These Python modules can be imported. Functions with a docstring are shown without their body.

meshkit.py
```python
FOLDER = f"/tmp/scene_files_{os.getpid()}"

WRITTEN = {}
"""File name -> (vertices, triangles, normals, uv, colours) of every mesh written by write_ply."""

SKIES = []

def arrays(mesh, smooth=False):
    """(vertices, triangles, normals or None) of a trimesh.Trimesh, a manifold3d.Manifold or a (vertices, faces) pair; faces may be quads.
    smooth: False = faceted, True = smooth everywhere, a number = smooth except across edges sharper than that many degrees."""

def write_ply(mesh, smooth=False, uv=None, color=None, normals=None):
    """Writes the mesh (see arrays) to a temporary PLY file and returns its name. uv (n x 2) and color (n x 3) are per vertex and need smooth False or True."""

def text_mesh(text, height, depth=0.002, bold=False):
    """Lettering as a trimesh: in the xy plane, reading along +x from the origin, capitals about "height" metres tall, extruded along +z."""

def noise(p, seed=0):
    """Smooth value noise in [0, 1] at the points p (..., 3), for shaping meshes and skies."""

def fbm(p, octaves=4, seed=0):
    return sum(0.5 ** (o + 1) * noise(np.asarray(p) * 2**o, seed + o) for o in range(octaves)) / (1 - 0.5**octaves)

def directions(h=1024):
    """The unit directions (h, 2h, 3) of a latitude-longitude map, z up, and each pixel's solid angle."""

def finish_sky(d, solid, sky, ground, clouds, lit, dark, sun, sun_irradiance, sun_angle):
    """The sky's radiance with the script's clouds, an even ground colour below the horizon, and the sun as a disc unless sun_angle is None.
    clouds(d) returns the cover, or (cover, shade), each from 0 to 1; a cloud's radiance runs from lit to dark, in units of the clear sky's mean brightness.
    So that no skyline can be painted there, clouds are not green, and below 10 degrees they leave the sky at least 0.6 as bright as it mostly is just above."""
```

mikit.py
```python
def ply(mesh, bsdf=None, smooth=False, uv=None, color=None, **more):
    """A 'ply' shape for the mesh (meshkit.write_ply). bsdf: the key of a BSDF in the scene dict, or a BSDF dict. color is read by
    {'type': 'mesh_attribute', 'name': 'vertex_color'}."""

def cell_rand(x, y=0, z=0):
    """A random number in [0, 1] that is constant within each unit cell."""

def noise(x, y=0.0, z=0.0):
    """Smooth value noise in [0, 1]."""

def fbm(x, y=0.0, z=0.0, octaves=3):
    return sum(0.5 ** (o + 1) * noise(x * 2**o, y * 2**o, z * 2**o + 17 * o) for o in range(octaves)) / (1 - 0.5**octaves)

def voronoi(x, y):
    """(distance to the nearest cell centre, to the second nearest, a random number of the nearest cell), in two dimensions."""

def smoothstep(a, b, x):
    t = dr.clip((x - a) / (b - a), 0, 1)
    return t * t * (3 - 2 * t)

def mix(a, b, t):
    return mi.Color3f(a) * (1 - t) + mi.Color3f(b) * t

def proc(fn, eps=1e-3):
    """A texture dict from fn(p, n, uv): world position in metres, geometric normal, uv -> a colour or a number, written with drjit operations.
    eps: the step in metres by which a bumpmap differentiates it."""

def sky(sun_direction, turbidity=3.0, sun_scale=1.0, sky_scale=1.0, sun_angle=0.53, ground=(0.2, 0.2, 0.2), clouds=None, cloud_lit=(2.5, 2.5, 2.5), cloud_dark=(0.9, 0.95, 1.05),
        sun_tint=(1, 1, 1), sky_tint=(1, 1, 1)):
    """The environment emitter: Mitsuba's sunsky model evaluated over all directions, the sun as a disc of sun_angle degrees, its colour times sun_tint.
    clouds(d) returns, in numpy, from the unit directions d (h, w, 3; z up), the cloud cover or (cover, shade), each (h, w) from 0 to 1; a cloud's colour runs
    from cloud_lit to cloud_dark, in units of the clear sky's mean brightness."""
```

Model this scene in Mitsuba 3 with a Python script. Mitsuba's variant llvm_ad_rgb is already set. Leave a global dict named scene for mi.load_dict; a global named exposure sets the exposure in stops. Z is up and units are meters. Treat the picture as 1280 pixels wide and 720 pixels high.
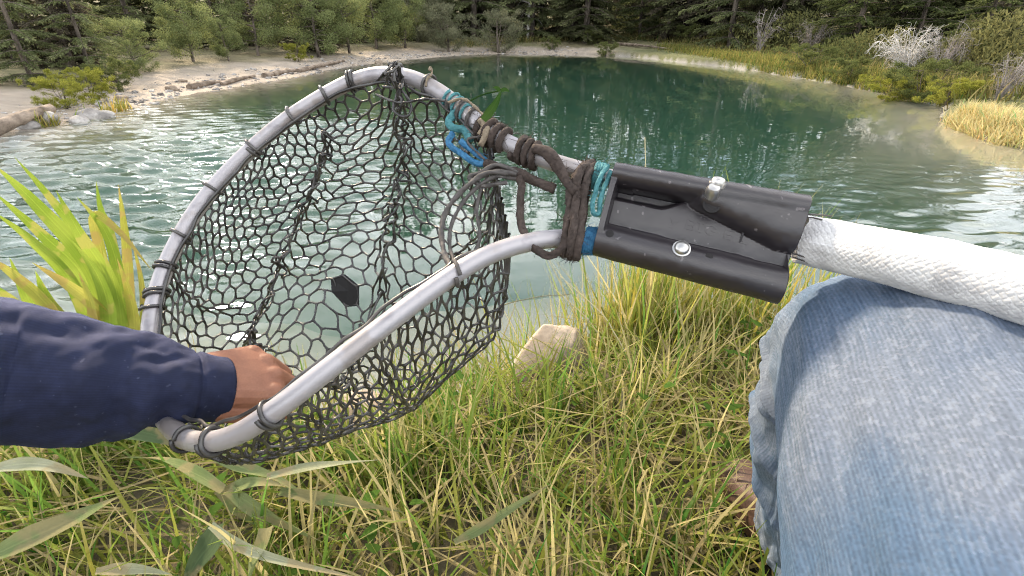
import math, random
import numpy as np, trimesh, manifold3d as m3, mitsuba as mi, drjit as dr
import mikit, meshkit
from mikit import proc, noise, fbm, voronoi, cell_rand, smoothstep, mix
T = mi.ScalarTransform4f
scene, labels = {}, {}
rng = np.random.default_rng(7)

# ---------------------------------------------------------------- camera, sky, sun, exposure
EYE = np.array([0.0, 0.0, 0.75])
PITCH = math.radians(27.4)
scene['camera'] = {'type': 'perspective', 'fov': 90.0, 'fov_axis': 'x', 'near_clip': 0.02, 'far_clip': 2000.0,
                   'to_world': T().look_at(origin=EYE.tolist(), target=[0, math.cos(PITCH), 0.75 - math.sin(PITCH)], up=[0, 0, 1])}

def bright_haze(d):
    p = d / np.maximum(d[..., 2:3], 0.12)
    f = meshkit.fbm(p * np.array([0.7, 0.7, 0.0]) + 3.1, 5, 4)
    return np.clip(0.55 + (f - 0.5) * 2.2, 0.15, 1.0)

scene['daylight'] = mikit.sky((-0.45, 0.68, 0.60), turbidity=4, sun_angle=5.0, clouds=bright_haze,
                              cloud_lit=(5.2, 5.2, 5.2), cloud_dark=(3.2, 3.2, 3.2))
exposure = 2.45

# ---------------------------------------------------------------- helpers
def cat_meshes(ms):
    vs, fs, n = [], [], 0
    for v, f in ms:
        vs.append(np.asarray(v, float)); fs.append(np.asarray(f, int) + n); n += len(v)
    return np.vstack(vs), np.vstack(fs)

def vf(m):
    if hasattr(m, 'to_mesh'):
        q = m.to_mesh(); return np.array(q.vert_properties[:, :3], float), np.array(q.tri_verts, int)
    if isinstance(m, tuple): return m
    return np.array(m.vertices), np.array(m.faces)

def obj(key, mesh, bsdf, smooth=False, label=None, cat=None, group=None, kind=None, color=None, uv=None):
    k, i = key, 0
    while k in scene:
        i += 1; k = f'{key}_{i:03d}'
    scene[k] = mikit.ply(vf(mesh), bsdf, smooth=smooth, color=color, uv=uv)
    tag(k, label, cat, group, kind)
    return k

def tag(k, label=None, cat=None, group=None, kind=None):
    d = {a: b for a, b in (('label', label), ('category', cat), ('group', group), ('kind', kind)) if b}
    if d: labels[k] = d
    return k

def spline(pts, n=12, closed=False):
    """Catmull-Rom through points of any dimension."""
    p = np.asarray(pts, float)
    q = np.vstack([p[-1:], p, p[:2]]) if closed else np.vstack([2 * p[0] - p[1], p, 2 * p[-1] - p[-2]])
    out, t = [], np.linspace(0, 1, n, endpoint=False)[:, None]
    for i in range(len(q) - 3):
        a, b, c, d = q[i:i + 4]
        out.append(0.5 * (2 * b + (c - a) * t + (2 * a - 5 * b + 4 * c - d) * t**2 + (3 * b - a - 3 * c + d) * t**3))
    if not closed: out.append(p[-1:])
    return np.vstack(out)

def frames(c, closed=False):
    t = np.roll(c, -1, 0) - np.roll(c, 1, 0) if closed else np.gradient(c, axis=0)
    t /= np.linalg.norm(t, axis=1, keepdims=True) + 1e-12
    u = np.zeros_like(c)
    a = np.cross(t[0], [0.3, 0.2, 0.93]); u[0] = a / np.linalg.norm(a)
    for i in range(1, len(c)):
        a = u[i - 1] - t[i] * (u[i - 1] @ t[i]); u[i] = a / (np.linalg.norm(a) + 1e-12)
    return t, u, np.cross(t, u)

def tube(c, r, sides=10, closed=False, caps=True):
    """A tube along the points c with radius r (number or one per point)."""
    c = np.asarray(c, float); r = np.broadcast_to(np.asarray(r, float), len(c))
    t, u, w = frames(c, closed)
    a = np.arange(sides) * 2 * np.pi / sides
    v = (c[:, None] + r[:, None, None] * (np.cos(a)[None, :, None] * u[:, None] + np.sin(a)[None, :, None] * w[:, None])).reshape(-1, 3)
    n, f = len(c), []
    i, j = np.meshgrid(np.arange(n if closed else n - 1), np.arange(sides), indexing='ij')
    A, B = i * sides + j, i * sides + (j + 1) % sides
    C, D = ((i + 1) % n) * sides + (j + 1) % sides, ((i + 1) % n) * sides + j
    f = np.concatenate([np.stack([A, B, C], -1).reshape(-1, 3), np.stack([A, C, D], -1).reshape(-1, 3)])
    if caps and not closed:
        v = np.vstack([v, c[:1], c[-1:]]); j = np.arange(sides); k = (j + 1) % sides
        f = np.vstack([f, np.stack([k, j, j * 0 + n * sides], 1), np.stack([(n - 1) * sides + j, (n - 1) * sides + k, j * 0 + n * sides + 1], 1)])
    return v, f

def grid_faces(n, m, wrap=False):
    i, j = np.meshgrid(np.arange(n - 1), np.arange(m if wrap else m - 1), indexing='ij')
    A, B, C, D = i * m + j, i * m + (j + 1) % m, (i + 1) * m + (j + 1) % m, (i + 1) * m + j
    return np.concatenate([np.stack([A, B, C], -1).reshape(-1, 3), np.stack([A, C, D], -1).reshape(-1, 3)])

def rgb(*c): return {'type': 'rgb', 'value': list(c)}
def pr(name, base, rough=0.6, **k):
    scene[name] = {'type': 'twosided', 'bsdf': {'type': 'principled', 'base_color': base if isinstance(base, dict) else rgb(*base), 'roughness': rough, **k}}
    return name
VC = {'type': 'mesh_attribute', 'name': 'vertex_color'}
def leafmat(name, base=VC, trans=0.7, rough=0.5, spec=0.3):
    scene[name] = {'type': 'principledthin', 'base_color': base if isinstance(base, dict) else rgb(*base), 'roughness': rough, 'diff_trans': trans, 'spec_trans': 0.0}
    return name

# ---------------------------------------------------------------- the ground and the pond bed: one sheet
WATER = -0.45
SHORE = np.array([(-6.28, 6.452), (-6.042, 6.888), (-6.035, 8.256), (-6.024, 10.235), (-5.463, 12.959), (-5.092, 16.857), (-3.963, 19.786), (-1.99, 23.292), (0.349, 24.526), (3.981, 23.292), (5.823, 19.367),
    (6.788, 16.251), (7.078, 13.552), (7.177, 10.876), (6.8, 8.592), (6.073, 7.515), (5.718, 6.609), (5.484, 5.555),
    (6.9, 4.6), (6.6, 3.2), (4.6, 2.1), (2.6, 1.62), (1.4, 1.5), (0.7, 1.5), (0.2, 1.42), (-0.12, 1.32), (-0.5, 1.14), (-1.0, 1.10), (-1.8, 1.22), (-3.2, 1.55), (-5.6, 2.4), (-7.6, 4.0), (-7.8, 5.6)])

def shore_distance(x, y):
    """Metres from the waterline, negative in the pond."""
    poly = spline(SHORE, 4, closed=True)
    d2, inside = np.full(x.shape, 1e9), np.zeros(x.shape, bool)
    for (ax, ay), (bx, by) in zip(poly, np.roll(poly, -1, 0)):
        ex, ey = bx - ax, by - ay
        t = np.clip(((x - ax) * ex + (y - ay) * ey) / (ex * ex + ey * ey + 1e-12), 0, 1)
        d2 = np.minimum(d2, (x - ax - t * ex)**2 + (y - ay - t * ey)**2)
        inside ^= ((ay > y) != (by > y)) & (x < ex * (y - ay) / (by - ay + 1e-12) + ax)
    return np.where(inside, -1, 1) * np.sqrt(d2)

def step(a, b, x):
    t = np.clip((x - a) / (np.asarray(b) - a), 0, 1); return t * t * (3 - 2 * t)

def ground(x, y):
    x, y = np.asarray(x, float), np.asarray(y, float)
    p = np.stack([x, y, x * 0], -1)
    d = shore_distance(x, y) + (meshkit.fbm(p * 0.9, 3, 11) - 0.5) * 0.35 * step(2.0, 5.0, y) + (meshkit.fbm(p * 5, 3, 12) - 0.5) * 0.10
    near = 1 - step(2.0, 3.2, y + 0.0 * x)
    right = step(2.0, 5.0, x) * step(3, 5, y)
    z_near = 0.45 * step(-0.02, 0.42, d) + 0.02 * np.clip(d - 0.4, 0, 20)
    z_beach = 0.10 * np.clip(d, 0, 2.2) + 0.10 * step(2.0, 3.4, d) + 0.045 * np.clip(d - 3, 0, 200)
    z_grass = 0.13 * step(0.02, 0.12, d) + 0.05 * np.clip(d, 0, 3) + 0.07 * np.clip(d - 2.5, 0, 200)
    z = near * z_near + (1 - near) * ((1 - right) * z_beach + right * z_grass)
    z += (meshkit.fbm(p * 3, 4, 3) - 0.5) * 0.06 * step(0.1, 0.6, d) + (meshkit.fbm(p * 0.25, 3, 5) - 0.5) * 0.5 * step(2, 9, d)
    deep = np.clip(-d, 0, 50)
    nb = step(10.0, 2.0, y)                       # the near shelf falls away slowly
    bed = -(0.10 + 0.25 * nb) * np.clip(deep, 0, 1.2 + 2.0 * nb) - 2.3 * step(0.5, 4.0, deep - 1.2 * nb)
    bed += (meshkit.fbm(p * 0.8, 3, 6) - 0.5) * 0.5 * step(0.3, 2.5, deep)
    return WATER + np.where(d > 0, z, bed), d

def sheet():
    n = 520
    t = np.linspace(-1, 1, n)
    x = np.sinh(t * 5.6) / math.sinh(5.6) * 150
    y = 4 + np.sinh(t * 5.0) / math.sinh(5.0) * 190
    y = np.sort(np.concatenate([y, np.linspace(0.2, 2.2, 60)]))
    X, Y = np.meshgrid(x, y, indexing='ij')
    Z, D = ground(X, Y)
    p = np.stack([X, Y, X * 0], -1)
    a = meshkit.fbm(p * 1.3, 4, 21)[..., None]; b = meshkit.fbm(p * 9, 3, 22)[..., None]; c = meshkit.fbm(p * 0.4, 3, 23)[..., None]
    sand = np.array([0.26, 0.222, 0.182]) * (0.75 + 0.5 * b) * (0.85 + 0.3 * a)
    duff = np.array([0.12, 0.105, 0.06]) * (0.6 + 0.8 * b)
    turf = np.array([0.10, 0.105, 0.045]) * (0.6 + 0.8 * a)
    soil = np.array([0.10, 0.085, 0.055]) * (0.6 + 0.8 * b)
    mud = np.array([0.27, 0.255, 0.23]) * (0.6 + 0.8 * a)
    silt = np.array([0.20, 0.22, 0.14]) * (0.4 + 1.2 * c)
    d = D[..., None]; near = (1 - step(2.0, 3.2, Y))[..., None]
    right = (step(3.0, 5.5, X) * step(3, 5, Y))[..., None]
    far = sand * (1 - right) + turf * right
    w = step(1.1, 2.3, d + (a - 0.5) * 1.6 - 0.5 * step(-2.0, -4.5, X)[..., None])
    far = far * (1 - w) + (duff * (1 - 0.45 * step(0.5, .62, c)) + turf * 0.45 * step(0.5, .62, c)) * w
    land = near * soil + (1 - near) * far
    nb = step(10.0, 2.0, Y)[..., None]
    shelf = nb * mud + (1 - nb) * (sand * 0.8 * (1 - right) + mud * right)
    w = step(0.2, 2.0 + 3.0 * nb, -d + (a - 0.5) * 1.6)
    bed = shelf * (1 - w) + silt * w
    col = np.where(d > 0, land, bed)
    return np.stack([X, Y, Z], -1).reshape(-1, 3), grid_faces(len(x), len(y)), col.reshape(-1, 3)

gv, gf, gc = sheet(); gf = gf[:, ::-1]
pr('ground_mat', VC, 0.9)
obj('ground', (gv, gf), 'ground_mat', smooth=True, color=gc, kind='structure', label='sandy and grassy banks round the pond with its bed')

# ---------------------------------------------------------------- the water: a rippled clear surface over a green body
def waves(x, y):
    """Height of the ripples in metres: calm middle, current riffles along the left and on the right."""
    p = np.stack([x, y, x * 0], -1)
    patch = meshkit.fbm(p * np.array([0.35, 0.5, 0]) + 7.7, 3, 31)
    left = step(-0.4, -2.0, x - 0.12 * (y - 4)) * step(9.5, 6.0, y + 0.5 * (patch - 0.5) * 8)
    right = step(1.8, 2.8, x) * step(5.5, 3, y) * (0.3 + 0.7 * step(0.45, 0.6, patch))
    beach = step(1.5, 0.2, -shore_distance(x, y)) * step(4, 6, y) * step(0, -3, x)
    amp = 0.035 + left * (0.55 + 2.1 * step(0.42, 0.58, patch)) + 0.9 * right + 0.9 * beach
    dirs = [(0.25, 1.0, 0.13), (-0.35, 1.0, 0.17), (0.1, 1.0, 0.24), (-0.1, 1.0, 0.11), (0.6, 0.9, 0.15), (-0.5, 1.0, 0.36)]
    warp = (meshkit.fbm(p * 1.5, 3, 33) - 0.5) * 0.9
    h = 0
    for i, (dx, dy, lam) in enumerate(dirs):
        k = 2 * np.pi / lam / math.hypot(dx, dy)
        e = meshkit.noise(p * np.array([1.6, 2.6, 0]) / lam * 0.25 + 5 * i, 40 + i)
        h = h + lam * 0.020 * e * np.sin(k * (dx * x + dy * y + warp * lam * 1.2) + i)
    return h * amp + (meshkit.fbm(p * np.array([7, 11, 0]), 2, 35) - 0.5) * 0.0025 * (0.4 + amp)

def water_body():
    x, y = np.arange(-9.6, 9.2, 0.035), np.concatenate([np.arange(0.9, 9, 0.03), np.arange(9, 27.5, 0.06)])
    X, Y = np.meshgrid(x, y, indexing='ij')
    top = np.stack([X, Y, WATER + waves(X, Y)], -1)
    v, f = top.reshape(-1, 3), grid_faces(len(x), len(y))[:, ::-1]
    n, m = len(x), len(y)
    ring = np.concatenate([np.arange(n) * m, (n - 1) * m + np.arange(1, m), np.arange(n - 2, -1, -1) * m + m - 1, np.arange(m - 2, 0, -1)])
    low = v[ring].copy(); low[:, 2] = -6.0
    k = len(v); j = np.arange(len(ring)); j2 = (j + 1) % len(ring)
    side = np.concatenate([np.stack([ring[j], ring[j2], k + j], 1), np.stack([k + j, ring[j2], k + j2], 1)])
    mid = k + len(ring)
    floor = np.stack([k + j, k + j2, j * 0 + mid], 1)
    return np.vstack([v, low, [[0, 12, -6.0]]]), np.vstack([f, side, floor])

scene['pond_medium'] = {'type': 'homogeneous', 'albedo': rgb(0.062, 0.175, 0.128), 'sigma_t': 0.75, 'phase': {'type': 'isotropic'}}
k = obj('water', water_body(), {'type': 'thindielectric', 'int_ior': 1.36}, smooth=True, kind='structure', label='teal green pond water with current ripples')
scene[k]['interior'] = {'type': 'ref', 'id': 'pond_medium'}
#NEXT
# ---------------------------------------------------------------- trees and shrubs of the far banks
def ground_at(x, y):
    z, _ = ground(np.array([float(x)]), np.array([float(y)])); return float(z[0])

def tri_leaves(c, d, n, length, width, r):
    """One bent leaf of two triangles at each point c, along d, across n x d."""
    s = np.cross(n, d); s /= np.linalg.norm(s, axis=1, keepdims=True) + 1e-9
    L = (length * (0.6 + 0.8 * r.random(len(c))))[:, None]; Wd = (width * (0.6 + 0.8 * r.random(len(c))))[:, None]
    a, b, e, t = c, c + d * L * 0.45 + s * Wd * 0.5, c + d * L * 0.5 - s * Wd * 0.5, c + d * L - n * L * 0.12
    v = np.stack([a, b, t, e], 1).reshape(-1, 3); i = np.arange(len(c)) * 4
    return v, np.concatenate([np.stack([i, i + 1, i + 2], 1), np.stack([i, i + 2, i + 3], 1)])

def unit(v): return v / (np.linalg.norm(v, axis=-1, keepdims=True) + 1e-9)

def leaf_colour(n_leaf, base, spread, r, per=4, tip=None, w=None):
    k = 1 + spread * (r.random((n_leaf, 1)) - 0.5) * 2
    c = np.array(base) * k
    if tip is not None:
        w = r.random((n_leaf, 1)) if w is None else w
        c = c * (1 - w) + np.array(tip) * k * w
    return np.repeat(c, per, 0)

def conifer(seed, low=0.06, spread=0.17, whorls=34, droop=0.35, col=(0.115, 0.13, 0.064), tip=(0.20, 0.21, 0.105), dens=1.0):
    """A spruce of height 1: trunk, crown (colours)."""
    r = np.random.default_rng(seed)
    bend = np.cumsum(r.normal(0, 0.0012, (13, 2)), 0)
    h = np.linspace(-0.02, 1, 13); core = np.stack([bend[:, 0], bend[:, 1], h], 1)
    trunk = [tube(core, 0.0135 * (1 - 0.93 * np.linspace(0, 1, 13)), 8)]
    P, D, N, C = [], [], [], []
    for z in np.linspace(low, 0.985, whorls):
        z0 = z + r.normal(0, 0.008)
        for a in r.random() * 6.28 + np.arange(r.integers(4, 7)) * 1.1 + r.normal(0, 0.25, 1)[0]:
            L = spread * (1 - z0)**0.75 * (0.55 + 0.6 * r.random()) * (1 - 0.35 * step(0.25, 0.0, z0)) + 0.012
            if r.random() < 0.12: continue
            t = np.linspace(0, 1, 6)
            up = 0.25 * (1 - t) * t
            arm = np.stack([math.cos(a) * L * t, math.sin(a) * L * t, z0 + L * (up - droop * t**1.5 + 0.12 * t**3)], 1)
            trunk.append(tube(arm, 0.0028 * (1 - 0.8 * t) * (0.4 + L / spread), 3, caps=False))
            m = int((46 + 480 * L) * dens * (1.45 if z < 0.42 else 0.5))
            q = 0.12 + 0.88 * r.random(m)**0.8
            pos = np.stack([np.interp(q, t, arm[:, i]) for i in range(3)], 1)
            side = r.choice([-1, 1], m)[:, None] * (0.25 + 0.75 * r.random((m, 1)))
            ax = np.array([math.cos(a), math.sin(a), -droop * 0.5]); tx = np.array([-math.sin(a), math.cos(a), 0])
            d = unit(ax * 0.6 + tx * side + r.normal(0, 0.18, (m, 3)) - np.array([0, 0, 0.15]))
            P.append(pos + d * L * 0.16 * r.random((m, 1)) * (1 - q[:, None] * 0.6)); D.append(d); N.append(unit(np.array([0, 0, 1.0]) + r.normal(0, 0.35, (m, 3)))); C.append(q)
    P, D, N, C = map(np.concatenate, (P, D, N, C))
    v, f = tri_leaves(P, D, N, 0.0165, 0.0052, r)
    return cat_meshes(trunk), (v, f), leaf_colour(len(P), col, 0.35, r, tip=tip, w=(C[:, None]**2) * r.random((len(P), 1)))

def limb_tree(seed, H0=0.10, wide=0.42, top=1.0, limbs=26, leaf=(0.026, 0.0085), per=150, col=(0.175, 0.215, 0.095), tip=(0.295, 0.330, 0.140), stems=1, tr=0.026, full=0.75):
    """A rounded bushy sapling of height 1: stem(s) and limbs, then leaves in clumps at the limb ends."""
    r = np.random.default_rng(seed)
    wood, P, D, N, C = [], [], [], [], []
    for sidx in range(stems):
        a0 = r.random() * 6.28; lean = 0.0 if stems == 1 else 0.22 * r.random() * wide / 0.42
        core = spline([(0.02 * math.cos(a0), 0.02 * math.sin(a0), -0.03), (lean * 0.4 * math.cos(a0), lean * 0.4 * math.sin(a0), 0.3), (lean * math.cos(a0) + r.normal(0, .02), lean * math.sin(a0) + r.normal(0, .02), 0.62), (lean * 1.3 * math.cos(a0), lean * 1.3 * math.sin(a0), top * 0.93)], 5)
        wood.append(tube(core, np.linspace(tr, tr * 0.15, len(core)), 7))
        for i in range(max(4, limbs // stems)):
            u = H0 + (0.95 - H0) * (i + r.random()) / max(4, limbs // stems)
            b = np.array([np.interp(u, core[:, 2], core[:, k]) for k in range(3)])
            a = r.random() * 6.28
            R = wide * (max(0.0, 1 - ((u - 0.42) / 0.66)**2))**0.5 * (full + (1 - full) * 1.6 * r.random())
            e = b + np.array([math.cos(a) * R, math.sin(a) * R, R * (0.15 + 0.45 * r.random())])
            e[2] = min(e[2], top)
            c = spline([b, (b + e) / 2 + r.normal(0, 0.02, 3) - np.array([0, 0, 0.03]), e], 4)
            wood.append(tube(c, np.linspace(tr * 0.33, tr * 0.08, len(c)), 4, caps=False))
            for q in (0.45, 0.7, 1.0, 1.0):
                ctr = np.array([np.interp(q, np.linspace(0, 1, len(c)), c[:, k]) for k in range(3)]) + r.normal(0, 0.03, 3)
                m = int(per * (0.5 + r.random()) * 1.15)
                o = unit(r.normal(0, 1, (m, 3))) * (r.random((m, 1))**0.5) * np.array([0.10, 0.10, 0.075]) * (0.7 + 0.6 * r.random())
                P.append(ctr + o); D.append(unit(o * 8 + r.normal(0, 0.5, (m, 3)) + np.array([0, 0, 0.4]))); N.append(unit(r.normal(0, 1, (m, 3)) + np.array([0, 0, 0.8]))); C.append(np.full(m, r.random()))
    P, D, N, C = map(np.concatenate, (P, D, N, C))
    v, f = tri_leaves(P, D, N, leaf[0], leaf[1], r)
    return cat_meshes(wood), (v, f), leaf_colour(len(P), col, 0.3, r, tip=tip, w=0.3 * r.random((len(P), 1)) + 0.7 * C[:, None])

def bare(seed, n=24, lean=0.5, r0=0.012, spread=1.0, sub=5):
    """Leafless branches fanning up from one foot, height about 1."""
    r = np.random.default_rng(seed); out = []
    for i in range(n):
        a = r.random() * 6.28; l = spread * (0.1 + lean * r.random())
        h = 0.55 + 0.45 * r.random()
        c = spline([(0, 0, -0.02), (math.cos(a) * l * 0.35, math.sin(a) * l * 0.35, h * 0.5), (math.cos(a) * l * 0.8 + r.normal(0, .04), math.sin(a) * l * 0.8 + r.normal(0, .04), h * (0.95 - 0.25 * l))], 5)
        out.append(tube(c, np.linspace(r0, r0 * 0.25, len(c)), 4, caps=False))
        for j in range(sub):
            q = c[r.integers(3, len(c))]; d = unit(r.normal(0, 1, 3) + np.array([math.cos(a), math.sin(a), 0.1])) * (0.10 + 0.18 * r.random())
            out.append(tube(spline([q, q + d * 0.5 + r.normal(0, .015, 3), q + d - np.array([0, 0, 0.04])], 3), np.linspace(r0 * 0.5, r0 * 0.15, 7), 3, caps=False))
            for _ in range(2):
                e = q + d * (0.4 + 0.5 * r.random()); g = unit(r.normal(0, 1, 3)) * 0.09
                out.append(tube(np.array([e, e + g * 0.5 + r.normal(0, .01, 3), e + g]), r0 * 0.18, 3, caps=False))
    return cat_meshes(out)

def bark(p, n, uv):
    g = fbm(p.x * 14, p.y * 14, p.z * 3, 3)
    return mix((0.05, 0.04, 0.032), (0.17, 0.14, 0.115), smoothstep(0.3, 0.7, g))
def dead_wood(p, n, uv):
    return mix((0.42, 0.40, 0.38), (0.70, 0.68, 0.65), smoothstep(0.3, 0.7, fbm(p.x * 9, p.y * 9, p.z * 5, 3)))
def grey_wood(p, n, uv):
    return mix((0.16, 0.14, 0.13), (0.33, 0.30, 0.29), smoothstep(0.3, 0.7, fbm(p.x * 9, p.y * 9, p.z * 5, 3)))
pr('bark_mat', proc(bark), 0.9); pr('dead_wood_mat', proc(dead_wood), 0.8); pr('grey_wood_mat', proc(grey_wood), 0.85)
leafmat('foliage_mat', trans=0.9)

def proto(name, wood, crown, colour, wood_mat='bark_mat'):
    scene[name] = {'type': 'shapegroup', 'trunk': mikit.ply(wood, wood_mat, smooth=True), 'crown': mikit.ply(crown, 'foliage_mat', color=colour)}
def proto_bare(name, m, mat):
    scene[name] = {'type': 'shapegroup', 'branches': mikit.ply(m, mat, smooth=True)}

for i in range(3): proto(f'spruce_proto_{i}', *conifer(100 + i, **([{}, {'col': (0.125, 0.112, 0.078), 'tip': (0.19, 0.165, 0.12)}, {}][i])))
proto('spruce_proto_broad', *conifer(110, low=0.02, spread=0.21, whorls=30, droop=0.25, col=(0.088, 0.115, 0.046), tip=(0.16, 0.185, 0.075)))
proto('spruce_proto_open', *conifer(111, low=0.03, spread=0.25, whorls=20, droop=0.3, col=(0.156, 0.186, 0.088), tip=(0.332, 0.351, 0.176), dens=1.2))
for i in range(3): proto(f'sapling_proto_{i}', *limb_tree(200 + i, per=210, full=0.92, wide=0.40))
proto('sapling_proto_broad', *limb_tree(210, wide=0.62, H0=0.02, limbs=34, per=190, stems=2, tr=0.03))
for i in range(2): proto(f'willow_proto_{i}', *limb_tree(220 + i, wide=0.55, H0=0.03, limbs=34, per=120, stems=4, tr=0.018, leaf=(0.032, 0.011), col=(0.150, 0.165, 0.098), tip=(0.300, 0.300, 0.195), full=0.5))
for i in range(2): proto(f'gold_proto_{i}', *limb_tree(230 + i, wide=0.75, H0=0.0, limbs=30, per=130, stems=4, tr=0.02, leaf=(0.045, 0.016), col=(0.24, 0.26, 0.045), tip=(0.36, 0.36, 0.08)))
for i in range(2): proto(f'shrub_proto_{i}', *limb_tree(240 + i, wide=0.75, H0=0.0, limbs=26, per=120, stems=3, tr=0.02, leaf=(0.045, 0.018), col=(0.112, 0.143, 0.053), tip=(0.195, 0.210, 0.075)))
proto_bare('white_dead_proto', bare(301, 40, 0.5, 0.011, 1.0, 7), 'dead_wood_mat')
proto_bare('splayed_dead_proto', bare(305, 16, 0.75, 0.017, 1.0, 4), 'grey_wood_mat')
proto_bare('grey_dead_proto', bare(302, 34, 0.45, 0.009), 'grey_wood_mat')
def snag(seed):
    r = np.random.default_rng(seed); out = [tube(spline([(0, 0, -0.02), (0.01, 0.0, 0.4), (-0.01, 0.01, 1)], 6), np.linspace(0.014, 0.004, 13), 7)]
    for i in range(60):
        z = 0.06 + 0.9 * r.random(); a = r.random() * 6.28; l = 0.12 * (1.1 - z) * (0.4 + r.random())
        c = np.array([(0, 0, z), (math.cos(a) * l * 0.6, math.sin(a) * l * 0.6, z + 0.01), (math.cos(a) * l, math.sin(a) * l, z - 0.25 * l)])
        out.append(tube(spline(c, 3), np.linspace(0.003, 0.001, 7), 3, caps=False))
    return cat_meshes(out)
proto_bare('snag_proto', snag(303), 'dead_wood_mat')

def plant(name, group_id, xy, h, label, cat, group=None, wide=1.0, rot=None, tilt=0.0, sink=0.03):
    k, i = name, 0
    while k in scene: i += 1; k = f'{name}_{i:03d}'
    x, y = xy[:2]
    rot = rng.random() * 360 if rot is None else rot
    scene[k] = {'type': 'instance', 'to_world': T().translate([x, y, ground_at(x, y) - sink * h]).rotate([0, 1, 0], tilt).rotate([0, 0, 1], rot).scale([h * wide, h * wide, h]), 'g': {'type': 'ref', 'id': group_id}}
    return tag(k, label, cat, group)

# saplings along the sandy shore, from the left
for xy, h, g, w, lab in [
    ((-8.103, 11.987), 1.01, 'sapling_proto_broad', 1.0, 'low broad rounded juniper just right of the yellow green bush'),
    ((-8.245, 14.51), 1.72, 'sapling_proto_0', 0.95, 'rounded olive green sapling with bare legs, next right of the low broad juniper'),
    ((-7.895, 15.593), 1.05, 'sapling_proto_1', 0.9, 'small slim sapling squeezed between two taller rounded saplings'),
    ((-7.892, 17.543), 1.94, 'sapling_proto_2', 1.0, 'tall pale olive sapling behind the wide part of the sand beach'),
    ((-6.473, 18.706), 2.31, 'sapling_proto_0', 1.1, 'bushy sapling with a dark visible stem behind the small golden bush'),
    ((-5.938, 20.51), 2.43, 'sapling_proto_1', 0.85, 'olive sapling with its crown hidden between two neighbours above the hoop of the net'),
    ((-5.421, 22.687), 2.65, 'sapling_proto_2', 0.95, 'light green sapling with a gap under its crown, left of the willow thicket'),
    ((-4.491, 23.953), 2.76, 'sapling_proto_0', 0.9, 'last rounded sapling before the pale willow shrubs')]:
    plant('sapling_tree', g, xy, h, lab, 'tree', 'rounded saplings along the sandy shore', w)
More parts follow.
